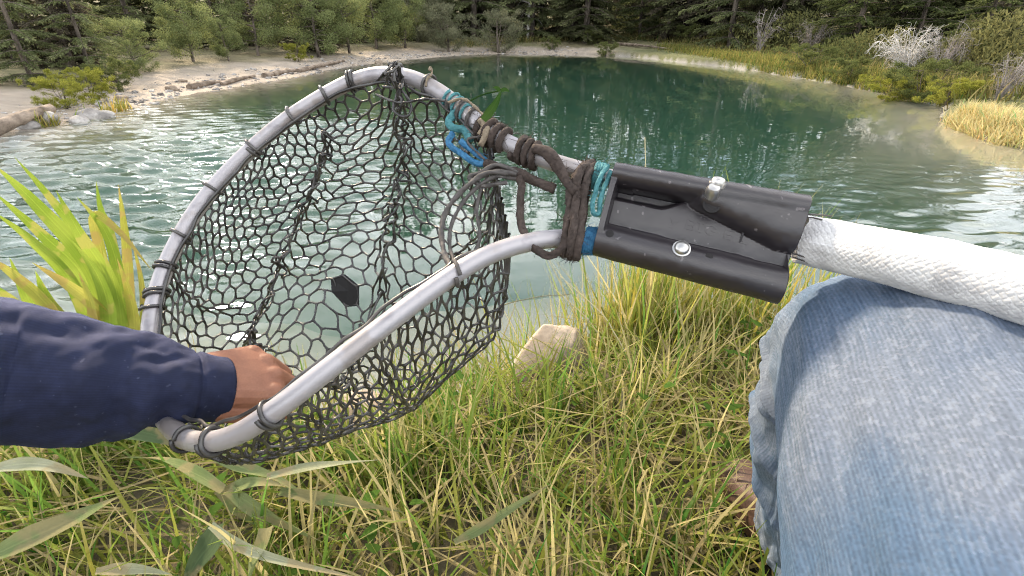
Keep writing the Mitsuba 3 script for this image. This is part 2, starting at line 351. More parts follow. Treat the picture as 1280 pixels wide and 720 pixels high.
for xy, h, g, lab in [((-2.654, 23.953), 1.7, 'willow_proto_0', 'pale silvery willow shrub, left one of the pair at the far sand edge'),
                      ((-0.63, 24.639), 1.6, 'willow_proto_1', 'pale silvery willow shrub beside the twin white dead trunks'),
                      ((-4.569, 27.816), 2.47, 'willow_proto_1', 'willow shrub behind the last rounded sapling')]:
    plant('willow_shrub', g, xy, h, lab, 'shrub', 'willow shrubs on the far bank', 1.0)
for xy, h, g, w, lab in [
    ((-6.543, 17.146), 0.48, 'gold_proto_0', 1.0, 'small golden green bush alone on the sand under the saplings'),
    ((-6.568, 7.93), 0.41, 'gold_proto_0', 1.05,'yellow green bush at the left end of the pond'),
    ((-6.754, 8.706), 0.46, 'gold_proto_1', 0.9, 'bright yellow green bush behind the dark rocks'),
    ((-7.108, 9.871), 0.51, 'shrub_proto_0', 1.0, 'green bush touching the low broad juniper')]:
    plant('bush', g, xy, h, lab, 'bush', None, w)
for xy, h, g, w, lab in [
    ((3.711, 26.779), 0.62, 'shrub_proto_0', 1.1, 'small round green shrub on the far bank, left of the bare path'),
    ((3.841, 23.093), 0.5, 'shrub_proto_1', 1.15, 'low dark shrub hanging over the far waterline'),
    ((1.799, 25.441), 0.5, 'shrub_proto_1', 1.0, 'little shrub right of the twin white trunks'),
    ((7.324, 13.726), 0.55, 'shrub_proto_1', 1.3, 'low green shrub right of the splayed dead branches'),
    ((7.26, 11.858), 0.5, 'shrub_proto_0', 1.3, 'green shrub left of the white dead tree'),
    ((6.68, 9.636), 0.38, 'gold_proto_1', 1.2, 'yellow green shrub at the foot of the white dead tree'),
    ((6.953, 9.284), 0.62, 'shrub_proto_1', 1.1, 'dark green shrub below the grey leafless brush'),
    ((6.876, 8.55), 0.4, 'gold_proto_0', 1.2, 'light green shrub where the bank meets the dry grass point'),
    ((8.768, 23.307), 0.55, 'shrub_proto_0', 1.6, 'flat green shrub at the left foot of the splayed dead branches'),
    ((7.914, 25.441), 0.7, 'shrub_proto_0', 1.2, 'green shrub under the layered bright conifer')]:
    plant('shrub', g, xy, h, lab, 'shrub', None, w)
# dead trees
plant('dead_tree', 'white_dead_proto', (7.999, 11.176), 1.2, 'white leafless dead tree with a dense fan of branches on the right bank', 'dead tree', None, 0.9, 40, -16)
plant('dead_tree', 'grey_dead_proto', (8.101, 10.567), 1.15, 'grey leafless brush just right of the white dead tree', 'dead tree', None, 0.85, 10, 4)
plant('dead_tree', 'grey_dead_proto', (7.249, 8.103), 0.85, 'grey leafless brush near the right edge behind the dry grass point', 'dead tree', None, 0.9, 130, 14)
plant('dead_tree', 'splayed_dead_proto', (8.219, 18.945), 1.7, 'pale dead tree with branches splayed to the ground, right of centre', 'dead tree', None, 0.6, 200, 6)
plant('dead_tree', 'snag_proto', (0.79, 29.47), 7.5, 'tall thin white dead trunk, right one of the twin trunks', 'dead tree', None, 0.8, 0, 1)
plant('dead_tree', 'snag_proto', (0.605, 30.681), 7.0, 'tall thin white dead trunk, left one of the twin trunks', 'dead tree', None, 0.7, 90, -2)
plant('dead_tree', 'grey_dead_proto', (9.051, 17.141), 1.3, 'grey leafless brush between the conifers right of the splayed dead tree', 'dead tree', None, 0.9, 60, 0)
# the conifers one can tell apart
for xy, h, g, w, lab in [
    ((-8.403, 9.636), 3.6, 'spruce_proto_open', 1.0, 'big conifer with pale layered branches at the left end of the pond'),
    ((-7.785, 10.259), 3.4, 'spruce_proto_open', 0.9, 'dark layered conifer behind the yellow bushes'),
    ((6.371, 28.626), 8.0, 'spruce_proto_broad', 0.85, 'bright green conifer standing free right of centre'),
    ((10.479, 31.299), 8.5, 'spruce_proto_open', 0.9, 'conifer with flat light green layers left of the splayed dead tree'),
    ((12.086, 26.368), 9, 'spruce_proto_open', 0.8, 'conifer with thin grey green layers above the splayed dead tree'),
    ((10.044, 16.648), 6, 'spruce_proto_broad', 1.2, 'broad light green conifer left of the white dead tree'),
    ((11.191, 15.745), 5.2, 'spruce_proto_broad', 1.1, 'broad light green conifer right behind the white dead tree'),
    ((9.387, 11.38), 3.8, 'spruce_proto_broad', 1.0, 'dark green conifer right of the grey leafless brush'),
    ((10.155, 11.38), 3.4, 'spruce_proto_open', 1.1, 'pale conifer at the right edge of the view'),
    ((3.024, 28.626), 9.0, 'spruce_proto_0', 0.9, 'brown green conifer right of the twin white trunks'),
    ((-1.761, 31.299), 8.5, 'spruce_proto_1', 0.9, 'dark conifer behind the pale willow shrubs')]:
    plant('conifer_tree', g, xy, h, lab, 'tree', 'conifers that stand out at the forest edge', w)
# the forest behind
r2 = np.random.default_rng(31)
def beyond(px, t):
    """Ground point on the compass line px (tangent of the bearing), t metres out."""
    b = math.atan(px); return (t * math.sin(b), t * math.cos(b))
for b0, b1, n, near_, far_, h0, h1, lab in [
    (-1.25, -0.75, 28, 15, 26, 3.0, 4.4, 'dark conifer in the close forest behind the left shore'),
    (-0.75, -0.25, 28, 21, 33, 4.8, 6.6, 'dark conifer in the forest behind the saplings'),
    (-0.25, 0.35, 32, 27.5, 40, 9.0, 12.0, 'dark conifer in the forest behind the far shore'),
    (0.35, 0.85, 26, 22, 36, 7.2, 9.0, 'conifer in the forest behind the right bank'),
    (0.85, 1.3, 16, 15, 30, 2.8, 4.4, 'conifer on the rise behind the dry grass point')]:
    for i in range(n):
        xy = beyond(b0 + (b1 - b0) * (i + r2.random()) / n, near_ + (far_ - near_) * r2.random()**1.2)
        plant('forest_tree', ['spruce_proto_0', 'spruce_proto_1', 'spruce_proto_2', 'spruce_proto_open'][r2.integers(0, 4)], xy, h0 + (h1 - h0) * r2.random(), lab, 'tree', lab.replace('dark conifer', 'conifers').replace('conifer in', 'conifers in').replace('conifer on', 'conifers on'), 0.9 + 0.4 * r2.random())
# undergrowth: low leafy growth that covers the forest's foot
def undergrowth(pts, n, wid, seed):
    r = np.random.default_rng(seed)
    c = spline(pts, 10); i = r.integers(0, len(c) - 1, n); t = r.random(n)[:, None]
    P = c[i] * (1 - t) + c[i + 1] * t + r.normal(0, 1, (n, 2)) * wid
    z, d = ground(P[:, 0], P[:, 1])
    p3 = np.column_stack([P, P[:, 0] * 0])
    hh = np.clip(meshkit.fbm(p3 * 0.55, 3, 71) * 3.0 - 1.05, 0, 1.2) * np.clip((d - 0.5) / 1.5, 0, 1)
    ok = (hh > 0.06) & (d > 0.5)
    q = r.random(n)**0.6
    C = np.column_stack([P, z + hh * q])[ok]; m = len(C)
    D = unit(r.normal(0, 0.6, (m, 3)) + np.array([0, 0, 0.7])); N = unit(r.normal(0, 1, (m, 3)))
    v, f = tri_leaves(C, D, N, 0.11, 0.035, r)
    hue = meshkit.fbm(p3[ok] * 0.4 + 9, 2, 72)[:, None]
    w = np.clip(hue * 2.4 - 0.7, 0, 1)
    col = (np.array([0.10, 0.125, 0.05]) * (1 - w) + np.array([0.20, 0.20, 0.085]) * w) * (0.65 + 0.7 * r.random((m, 1)))
    return v, f, np.repeat(col, 4, 0)
v, f, c = undergrowth([(-3.675, 32.572), (0.956, 33.91), (5.735, 33.91), (8.64, 29.116), (9.926, 23.307), (9.51, 16.594), (8.683, 12.229), (8.102, 9.885), (8.705, 8.55)], 60000, 0.9, 3)
obj('undergrowth', (v, f), 'foliage_mat', color=c, kind='stuff', label='low olive green undergrowth at the foot of the forest')
#NEXT
# ---------------------------------------------------------------- stones and driftwood on the far beach
def stone_mesh(seed, size, flat=0.6, sub=3, rough=0.25):
    m = trimesh.creation.icosphere(subdivisions=sub)
    v = np.array(m.vertices)
    k = 1 + rough * (meshkit.fbm(v * 1.1 + seed * 3.7, 3, seed) - 0.5) * 2 + rough * 0.35 * (meshkit.fbm(v * 4 + seed, 3, seed + 5) - 0.5)
    r = np.random.default_rng(seed)
    v = v * k[:, None]
    for _ in range(5):                      # broken faces
        n = unit(r.normal(0, 1, 3)); q = v @ n; lim = 0.72 + 0.2 * r.random()
        v = v - np.maximum(q - lim, 0)[:, None] * n * 0.85
    return v * np.array([1, 0.6 + 0.4 * r.random(), flat]) * size, np.array(m.faces)

def place(mesh, loc, rz=0.0, ry=0.0):
    m = np.array(T().translate(list(map(float, loc))).rotate([0, 0, 1], rz).rotate([0, 1, 0], ry).matrix)
    return mesh[0] @ m[:3, :3].T + m[:3, 3], mesh[1]

def rock_tex(lo, hi, sc):
    def f(p, n, uv):
        g = fbm(p.x * sc, p.y * sc, p.z * sc, 4)
        s = noise(p.x * sc * 9, p.y * sc * 9, p.z * sc * 9)
        return mix(lo, hi, smoothstep(0.25, 0.75, g)) * (0.8 + 0.4 * s)
    return proc(f)
pr('tan_stone_mat', rock_tex((0.20, 0.155, 0.115), (0.40, 0.335, 0.27), 14.0), 0.85)
pr('grey_stone_mat', rock_tex((0.14, 0.13, 0.125), (0.42, 0.40, 0.38), 5.0), 0.85)
pr('driftwood_mat', rock_tex((0.10, 0.075, 0.055), (0.30, 0.24, 0.19), 7.0), 0.9)

for i, (xy, s, mt, lab) in enumerate([
    ((-5.961, 7.552), 0.20, 'grey_stone_mat', 'grey rock pile stone at the waterline below the yellow green bushes'),
    ((-5.907, 7.699), 0.15, 'grey_stone_mat', 'small grey rock just right of the larger one below the yellow bushes'),
    ((-5.912, 7.267), 0.15, 'grey_stone_mat', 'grey rock left of the larger one below the yellow bushes'),
    ((-6.224, 7.074), 0.22, 'grey_stone_mat', 'pale grey boulder at the right end of the weathered log'),
    ((-6.183, 6.772), 0.15, 'grey_stone_mat', 'dark wet rock under the weathered log'),
    ((-6.546, 9.06), 0.12, 'tan_stone_mat', 'tan stone on the sand at the right of the yellow bushes'),
    ((-6.516, 10.45), 0.13, 'tan_stone_mat', 'tan stone low on the sand beach beside the first driftwood stick'),
    ((-6.89, 11.495), 0.10, 'tan_stone_mat', 'small stone higher up on the wide sand beach'),
    ((-6.014, 14.021), 0.13, 'grey_stone_mat', 'grey stone among the driftwood in front of the small golden bush'),
    ((-5.901, 14.51), 0.12, 'tan_stone_mat', 'tan stone among the driftwood in front of the small golden bush'),
    ((-4.398, 18.491), 0.20, 'tan_stone_mat', 'pale block of stone at the waterline above the top of the hoop'),
    ((-4.906, 17.449), 0.10, 'tan_stone_mat', 'small flat stone left of the pale block at the waterline'),
    ((-1.905, 24.384), 0.12, 'tan_stone_mat', 'tan stone on the narrow far sand strip'),
    ((2.091, 23.737), 0.16, 'tan_stone_mat', 'pale stone on the far sand strip right of the twin white trunks')]):
    x, y = xy
    obj('stone', place(stone_mesh(20 + i, s, 0.55), (x, y, ground_at(x, y) + s * 0.12), rng.random() * 360), mt, smooth=40, label=lab, cat='rock')

def pebbles():
    r = np.random.default_rng(14); n = 1200
    c = spline([(-6.171, 7.074), (-6.253, 8.613), (-6.384, 10.92), (-5.79, 13.808), (-5.373, 17.859), (-4.169, 20.879), (-1.386, 24.384), (2.849, 25.083)], 10)
    i = r.integers(0, len(c) - 1, n); t = r.random(n)[:, None]
    P = c[i] * (1 - t) + c[i + 1] * t + r.normal(0, 0.45, (n, 2))
    z, d = ground(P[:, 0], P[:, 1]); k = np.where((d > -0.1) & (d < 2.2))[0]
    base = trimesh.creation.icosphere(subdivisions=1); bv_, bf_ = np.array(base.vertices), np.array(base.faces)
    out = []
    for j in k:
        s_ = 0.012 + 0.05 * r.random()**3
        out.append((bv_ * (s_ * np.array([1, 0.6 + 0.4 * r.random(), 0.5])) * (1 + 0.25 * r.normal(0, 1, (len(bv_), 1))) + [P[j, 0], P[j, 1], z[j] + s_ * 0.15], bf_))
    return cat_meshes(out)
obj('beach_pebbles', pebbles(), 'grey_stone_mat', kind='stuff', label='scattered pebbles on the sandy beach')

def log_mesh(pts, r, seed=0):
    c = spline(pts, 8); q = np.linspace(0, 1, len(c))
    m = tube(c, r * (1 - 0.45 * q) * (0.9 + 0.25 * meshkit.noise(np.stack([q * 9, q * 0, q * 0 + seed], 1), seed)), 9)
    return m[0] + (meshkit.fbm(m[0] * 14, 2, seed)[:, None] - 0.5) * r * 0.35, m[1]
for i, (a, b, r, lab) in enumerate([
    ((-6.099, 6.043), (-6.201, 7.241), 0.10, 'long weathered log lying over the rocks at the left edge'),
    ((-6.334, 10.727), (-6.229, 11.771), 0.06, 'dark driftwood stick, left one on the wide sand beach'),
    ((-6.089, 11.483), (-6.05, 12.984), 0.05, 'dark driftwood stick in the middle of the sand beach'),
    ((-5.859, 13.044), (-5.698, 14.762), 0.07, 'driftwood log in front of the small golden bush'),
    ((-5.601, 14.501), (-5.465, 18.2), 0.06, 'thin driftwood log at the foot of the stemmed sapling'),
    ((4.843, 26.313), (6.386, 22.463), 0.06, 'dark drift log under the bank edge of the bare path')]):
    za, zb = ground_at(*a), ground_at(*b); lift = 0.16 if i == 0 else 0.03
    mid = ((a[0] + b[0]) / 2, (a[1] + b[1]) / 2, (za + zb) / 2 + lift + 0.02)
    k = obj('log', log_mesh([(a[0], a[1], za + lift), mid, (b[0], b[1], zb + lift)], r, i), 'driftwood_mat', smooth=50, label=lab, cat='log')

# ---------------------------------------------------------------- grass
def blades(P, h, w, az, lean, curl, twist, lev=5):
    """Curved tapering blades: base P, length h, width w, leaning towards az by the angle lean, curling over further by curl."""
    n = len(P); t = np.linspace(0, 1, lev)
    ang = lean[:, None] + curl[:, None] * t[None]
    ds = h[:, None] / (lev - 1)
    hor = np.concatenate([np.zeros((n, 1)), np.cumsum(np.sin(ang[:, :-1]) * ds, 1)], 1)
    ver = np.concatenate([np.zeros((n, 1)), np.cumsum(np.cos(ang[:, :-1]) * ds, 1)], 1)
    d = np.stack([np.cos(az), np.sin(az)], 1)
    c = np.concatenate([P[:, None, :2] + hor[..., None] * d[:, None], (P[:, 2:3] + ver)[..., None]], -1)
    sa = az + np.pi / 2 + twist
    s = np.stack([np.cos(sa), np.sin(sa), 0 * sa], 1)[:, None] * (w[:, None] * 0.5 * (1 - t**2.2)[None] * (0.75 + 0.25 * np.minimum(1, t * 4)[None]) + 0.0002)[..., None]
    v = np.stack([c - s, c + s], 2).reshape(-1, 3)
    i = (np.arange(n) * lev * 2)[:, None] + np.arange(lev - 1)[None] * 2
    i = i.ravel()
    return v, np.concatenate([np.stack([i, i + 1, i + 3], 1), np.stack([i, i + 3, i + 2], 1)])

def grass_field(P, h, w, r, green, straw, straw_part, lean=0.35, curl=0.9, az=None, lev=5, spread=0.5):
    n = len(P)
    az = r.random(n) * 2 * np.pi if az is None else az
    v, f = blades(P, h, w, az, np.abs(r.normal(0, lean, n)), r.random(n) * curl, r.normal(0, 0.7, n), lev)
    k = (1 - spread / 2 + spread * r.random((n, 1)))
    g = np.array(green) * k * (1 + 0.25 * r.normal(0, 1, (n, 1)) * np.array([1, 0.15, 0.3]))
    s = np.array(straw) * (0.7 + 0.6 * r.random((n, 1)))
    c = np.where(r.random((n, 1)) < np.reshape(straw_part, (-1, 1)), s, g)
    t = np.linspace(0, 1, lev)
    col = c[:, None] * np.ones((1, lev, 1))
    dry = (r.random(n) < 0.4)[:, None, None] * np.clip((t[None, :, None] - 0.55) * 2.0, 0, 1)       # withered tips
    col = col * (1 - dry) + np.array(straw) * dry
    return v, f, np.clip(np.repeat(col.reshape(-1, 3), 2, 0), 0.005, 0.9)

leafmat('grass_mat', trans=1.0)
def near_grass():
    r = np.random.default_rng(77); out = []
    def on_bank(x, y, lo=0.03, hi=9.0):
        z, d = ground(x, y); ok = (d > lo) & (d < hi)
        for (sx, sy, sr) in STONES: ok &= (x - sx)**2 + ((y - sy) * np.where(y < sy, 1.3, 1.0))**2 > sr * sr
        return ok, z
    GREEN, LIME, STRAW = (0.195, 0.275, 0.055), (0.34, 0.38, 0.08), (0.50, 0.44, 0.22)
    # tufts
    n = 1900
    tx, ty = r.uniform(-2.0, 1.9, n), r.uniform(0.1, 1.5, n)
    ok, _ = on_bank(tx, ty); tx, ty = tx[ok], ty[ok]
    m = 13
    x = np.repeat(tx, m) + r.normal(0, 0.022, len(tx) * m); y = np.repeat(ty, m) + r.normal(0, 0.022, len(tx) * m)
    ok, z = on_bank(x, y)
    th = np.repeat(r.uniform(0.55, 1.25, len(tx)), m)
    straw = np.repeat(np.clip(meshkit.fbm(np.stack([tx * 2.2, ty * 2.2, tx * 0], 1), 3, 51) * 2.2 - 0.80 + r.normal(0, .12, len(tx)), 0.08, 0.85), m)
    az = np.repeat(r.random(len(tx)) * 6.28, m) + r.normal(0, 0.9, len(x))
    base = np.stack([x, y, z - 0.01], 1)
    h = (0.10 + 0.13 * r.random(len(x))) * th
    out.append(grass_field(base[ok], h[ok], (0.0036 + 0.0034 * r.random(len(x)))[ok], r, GREEN, STRAW, straw[ok], 0.45, 1.3, az[ok]))
    # tall sedge clump at the water, right of the pale boulder
    n = 1500
    x = np.clip(r.normal(0.38, 0.24, n), 0.02, 1.0); y = 1.26 + r.normal(0, 0.07, n) - 0.05 * np.abs(x - 0.38)
    ok, z = on_bank(x, y, 0.0)
    out.append(grass_field(np.stack([x, y, z - 0.01], 1)[ok], (0.22 + 0.24 * r.random(n))[ok] * np.clip(1.25 - 0.7 * np.abs(x[ok] - 0.40), 0.5, 2), (0.0045 + 0.004 * r.random(n))[ok], r, LIME, STRAW, 0.3, 0.22, 0.6))
    n = 500
    x = r.uniform(-0.35, 0.9, n); y = 1.22 + r.normal(0, 0.09, n)
    ok, z = on_bank(x, y, 0.0)
    out.append(grass_field(np.stack([x, y, z - 0.01], 1)[ok], (0.16 + 0.18 * r.random(n))[ok], (0.0045 + 0.004 * r.random(n))[ok], r, LIME, STRAW, 0.25, 0.3, 0.9))
    # flattened thatch
    n = 6500
    x, y = r.uniform(-1.9, 1.6, n), r.uniform(0.1, 1.4, n)
    ok, z = on_bank(x, y, 0.1)
    az = np.where(x < -0.25, np.pi + r.normal(0, 0.8, n), r.random(n) * 6.28)
    P = np.stack([x, y, z + 0.005 + 0.07 * r.random(n)**2], 1)[ok]; n = len(P)
    v, f = blades(P, 0.12 + 0.22 * r.random(n), 0.003 + 0.0034 * r.random(n), az[ok], 1.2 + 0.3 * r.random(n), r.normal(0.1, 0.45, n), r.normal(0, 0.9, n))
    c = np.array([0.46, 0.39, 0.21]) * (0.5 + 0.7 * r.random((n, 1))); g = np.array([0.26, 0.28, 0.07]) * (0.6 + 0.7 * r.random((n, 1)))
    c = np.where(r.random((n, 1)) < 0.5, g, c)
    out.append((v, f, np.repeat(c, 10, 0)))
    # low broad-leaved clover between the tufts
    n = 600
    x, y = r.uniform(-1.5, 1.0, n), r.uniform(0.3, 1.15, n)
    keep = meshkit.fbm(np.stack([x * 3, y * 3, x * 0], 1), 2, 61) > 0.52
    ok, z = on_bank(x, y, 0.1); ok &= keep
    P = np.stack([x, y, z + 0.05 + 0.07 * r.random(n)], 1)[ok]; n = len(P)
    v, f = blades(P, 0.018 + 0.02 * r.random(n), 0.012 + 0.012 * r.random(n), r.random(n) * 6.28, 1.0 + 0.5 * r.random(n), 0.3 * r.random(n), r.normal(0, 0.3, n))
    out.append((v, f, np.repeat(np.array([0.09, 0.17, 0.035]) * (0.7 + 0.6 * r.random((n, 1))), 10, 0)))
    v, f = cat_meshes([o[:2] for o in out])
    return v, f, np.vstack([o[2] for o in out])
STONES = [((0.103, 1.096), 0.17), ((-0.315, 0.835), 0.08)]
STONES = [(a[0], a[1], b) for a, b in STONES]
v, f, c = near_grass()
obj('grass', (v, f), 'grass_mat', color=c, kind='stuff', label='yellow green and straw coloured grass on the near bank')

def far_grass(name, pts, n, wid, h, green, straw, part, lab, seed, lean=0.4):
    r = np.random.default_rng(seed)
    c = spline(pts, 10); i = r.integers(0, len(c) - 1, n); t = r.random(n)[:, None]
    P = c[i] * (1 - t) + c[i + 1] * t + r.normal(0, 1, (n, 2)) * wid
    z, d = ground(P[:, 0], P[:, 1]); ok = d > -0.06
    P = np.column_stack([P, z - 0.02])[ok]; n = len(P)
    v, f, c = grass_field(P, h * (0.5 + r.random(n)), h * 0.08 * (0.7 + 0.6 * r.random(n)), r, green, straw, part, lean, 1.2, None, 4)
    obj(name, (v, f), 'grass_mat', color=c, kind='stuff', label=lab)
far_grass('bank_grass', [(6.52, 24.143), (7.26, 17.449), (7.432, 14.286), (7.402, 11.262), (7.103, 9.156)], 14000, 0.33, 0.22, (0.20, 0.22, 0.06), (0.32, 0.29, 0.10), 0.3, 'low green grass edging the right bank', 5)
far_grass('dry_grass', [(5.748, 7.018), (5.776, 6.696), (5.647, 6.13), (5.59, 5.47), (5.557, 4.727)], 9000, 0.20, 0.17, (0.50, 0.46, 0.20), (0.66, 0.58, 0.32), 0.6, 'dry pale yellow grass on the point at the right', 6, 0.6)
far_grass('yellow_grass', [(-6.001, 6.889), (-5.709, 6.829), (-5.681, 7.079), (-5.974, 8.412)], 1500, 0.10, 0.2, (0.27, 0.25, 0.05), (0.5, 0.42, 0.15), 0.4, 'yellow grass among the rocks at the left end of the pond', 7)
far_grass('meadow_grass', [(-2.98, 26.313), (0, 28.118), (3.292, 29.116), (6.362, 28.118), (8.603, 23.307), (8.151, 15.804), (7.364, 10.567), (7.75, 8.103)], 7000, 0.5, 0.28, (0.13, 0.15, 0.045), (0.34, 0.29, 0.13), 0.4, 'rough grass under the trees of the far bank', 8)

# ---------------------------------------------------------------- near stones
x, y = STONES[0][:2]
obj('boulder', place(stone_mesh(71, 0.115, 0.8, 4), (x, y, ground_at(x, y) + 0.075), 30), 'tan_stone_mat', smooth=40, label='pale tan boulder at the water edge left of the tall sedge clump', cat='rock')
x, y = STONES[1][:2]
obj('boulder', place(stone_mesh(72, 0.085, 0.5, 4), (x, y, ground_at(x, y) + 0.03), 10), 'tan_stone_mat', smooth=40, label='pale tan stone in the grass seen through the bottom of the net', cat='rock')

# ---------------------------------------------------------------- broad reed leaves
def leaf_ribbon(pts, w, nrm, fold=0.25, base_w=0.5, n=8, twist=0.0):
    """A broad pointed leaf along pts, folded along its midrib; nrm: the side it shows."""
    c = spline(pts, n); q = np.linspace(0, 1, len(c))
    t = unit(np.gradient(c, axis=0)); s = unit(np.cross(t, np.asarray(nrm, float)[None])); u = np.cross(s, t)
    a = twist * q[:, None]; s, u = s * np.cos(a) + u * np.sin(a), u * np.cos(a) - s * np.sin(a)
    prof = (base_w + (1 - base_w) * step(0, 0.35, q)) * np.clip(1 - q**2.6, 0, 1) + 0.01
    ww = (w * 0.5 * prof)[:, None]
    rip = (meshkit.noise(np.stack([q * 7, q * 0 + w * 999, q * 0], 1), 3)[:, None] - 0.5) * 0.25
    e1, e2 = c + s * ww + u * ww * (fold + rip), c - s * ww + u * ww * (fold - rip)
    m1, m2 = c + s * ww * 0.5 + u * ww * fold * 0.35, c - s * ww * 0.5 + u * ww * fold * 0.35
    v = np.stack([e1, m1, c, m2, e2], 1).reshape(-1, 3)
    uv = np.stack([np.repeat(q, 5), np.tile([0, 0.25, 0.5, 0.75, 1], len(c))], 1)
    return v, grid_faces(len(c), 5), uv

def leaf_tex(a, b, dry, amount):
    def f(p, n, uv):
        vein = noise(uv.y * 34, 0.5, 0.5)
        rib = 1 - smoothstep(0.0, 0.045, dr.abs(uv.y - 0.5))
        g = mix(a, b, smoothstep(0.3, 0.7, fbm(p.x * 16, p.y * 16, p.z * 16, 3)))
        g = mix(g, mi.Color3f(*b) * 1.25, 0.5 * rib) * (0.82 + 0.36 * vein)
        spots = smoothstep(0.62 - amount * 0.3, 0.72 - amount * 0.25, fbm(p.x * 30, p.y * 30, p.z * 30, 4) + 0.25 * amount * smoothstep(0.6, 1.0, uv.x))
        return mix(g, dry, spots * 0.85)
    return proc(f)
leafmat('reed_green_mat', leaf_tex((0.21, 0.31, 0.04), (0.31, 0.40, 0.065), (0.38, 0.37, 0.10), 0.2), 1.0)
leafmat('reed_yellow_mat', leaf_tex((0.36, 0.37, 0.065), (0.45, 0.43, 0.10), (0.42, 0.32, 0.11), 0.45), 1.0)
leafmat('reed_sage_mat', leaf_tex((0.15, 0.20, 0.085), (0.22, 0.26, 0.12), (0.27, 0.24, 0.13), 0.45), 0.5)
leafmat('reed_dark_mat', leaf_tex((0.06, 0.09, 0.045), (0.10, 0.14, 0.07), (0.2, 0.18, 0.10), 0.3), 0.5)
leafmat('reed_pale_mat', leaf_tex((0.27, 0.29, 0.18), (0.37, 0.38, 0.27), (0.33, 0.28, 0.17), 0.5), 0.5)

tag('reed_plant', 'tall bright yellow green reed with broad leaves behind the navy sleeve', 'reed')
foot = (-0.915, 0.9796, -0.0111)
for pts, w, mt in [
    ([(-0.8805, 0.9548, 0.0931), (-0.8972, 0.9924, 0.2743), (-0.9713, 1.0092, 0.4154), (-1.0125, 0.9993, 0.5048)], 0.0429, 'reed_green_mat'),
    ([(-0.9375, 0.9963, 0.0646), (-0.9559, 1.0293, 0.2367), (-1.0106, 1.0304, 0.3475), (-1.0664, 1.0243, 0.4445)], 0.0407, 'reed_green_mat'),
    ([(-0.8336, 0.9133, 0.1217), (-0.8347, 0.9472, 0.274), (-0.8438, 0.9367, 0.3841), (-0.8728, 0.956, 0.4649)], 0.0370, 'reed_green_mat'),
    ([(-0.8906, 0.9963, 0.0646), (-0.9, 1.0913, 0.2477), (-0.9094, 1.1344, 0.3309), (-0.9225, 1.1776, 0.4142)], 0.0252, 'reed_yellow_mat'),
    ([(-0.8925, 1.0185, 0.2812), (-0.8972, 1.0478, 0.3811), (-0.8269, 1.0132, 0.3579), (-0.7383, 0.9488, 0.2988)], 0.0222, 'reed_yellow_mat'),
    ([(-0.7656, 0.8303, 0.1788), (-0.7901, 0.8503, 0.2609), (-0.8253, 0.8468, 0.3194), (-0.8625, 0.838, 0.3675)], 0.0333, 'reed_yellow_mat'),
    ([(-0.8281, 0.8303, 0.1788), (-0.8636, 0.8433, 0.2473), (-0.873, 0.8454, 0.2949), (-0.8754, 0.8494, 0.3461)], 0.0311, 'reed_green_mat'),
    ([(-0.875, 0.8303, 0.1788), (-0.8972, 0.8361, 0.2552), (-0.9084, 0.8448, 0.3154), (-0.9126, 0.8511, 0.371)], 0.0296, 'reed_green_mat'),
    ([(-0.9062, 0.8303, 0.1788), (-0.9185, 0.8333, 0.2498), (-0.9322, 0.8339, 0.2944), (-0.9503, 0.831, 0.3323)], 0.0370, 'reed_green_mat'),
    ([(-0.7963, 0.8066, 0.1767), (-0.7912, 0.8333, 0.2498), (-0.7837, 0.8366, 0.2996), (-0.7876, 0.839, 0.3478)], 0.0333, 'reed_yellow_mat'),
    ([(-0.8039, 0.8643, 0.1357), (-0.8006, 0.902, 0.2085), (-0.8015, 0.9219, 0.2903), (-0.8, 0.9238, 0.3592)], 0.0370, 'reed_green_mat'),
    ([(-0.8355, 0.9466, 0.0772), (-0.8266, 0.9962, 0.1729), (-0.8265, 1.0244, 0.2491), (-0.8313, 1.0427, 0.3278)], 0.0207, 'reed_yellow_mat'),
    ([(-0.8941, 0.8643, 0.1357), (-0.8906, 0.8519, 0.2204), (-0.9245, 0.8389, 0.2605), (-0.9678, 0.8216, 0.2706)], 0.0370, 'reed_green_mat'),
    ([(-0.8812, 0.9877, 0.0479), (-0.9766, 1.1637, 0.2788), (-1.0039, 1.1979, 0.3447), (-1.0156, 1.2302, 0.4071)], 0.0222, 'reed_green_mat'),
    ([(-0.8575, 0.9299, 0.1103), (-0.8708, 0.9821, 0.2979), (-0.9238, 0.9959, 0.4332), (-0.9719, 1.0057, 0.5173)], 0.034, 'reed_green_mat'),
    ([(-0.8766, 0.9133, 0.1217), (-0.9023, 0.9382, 0.2784), (-0.9375, 0.931, 0.373), (-0.9882, 0.9295, 0.4355)], 0.036, 'reed_green_mat'),
    ([(-0.825, 0.9133, 0.1217), (-0.8422, 0.9845, 0.259), (-0.8731, 1.032, 0.3506), (-0.918, 1.0474, 0.4238)], 0.030, 'reed_green_mat'),
    ([(-0.8438, 0.8231, 0.165), (-0.867, 0.835, 0.2749), (-0.9009, 0.8357, 0.3414), (-0.9488, 0.8446, 0.3802)], 0.032, 'reed_yellow_mat'),
    ([(-0.7656, 0.8066, 0.1767), (-0.7717, 0.8524, 0.265), (-0.7881, 0.8751, 0.3305), (-0.8164, 0.8844, 0.3919)], 0.036, 'reed_green_mat'),
    ([(-0.7793, 0.8643, 0.1357), (-0.7744, 0.902, 0.2085), (-0.7875, 0.9322, 0.2668), (-0.795, 0.9426, 0.3303)], 0.034, 'reed_yellow_mat'),
    ([(-0.9688, 0.8231, 0.165), (-0.9579, 0.8193, 0.2229), (-0.9589, 0.8263, 0.2799), (-0.9736, 0.8457, 0.3607)], 0.0370, 'reed_green_mat')]:
    p = [tuple(np.array(foot) + (np.array(pts[0]) - np.array(foot)) * 0.15)] + list(pts)
    v, f, uv = leaf_ribbon(p, w, (0.15, -0.75, 0.6), 0.22, 0.35, 8, rng.normal(0, 0.5))
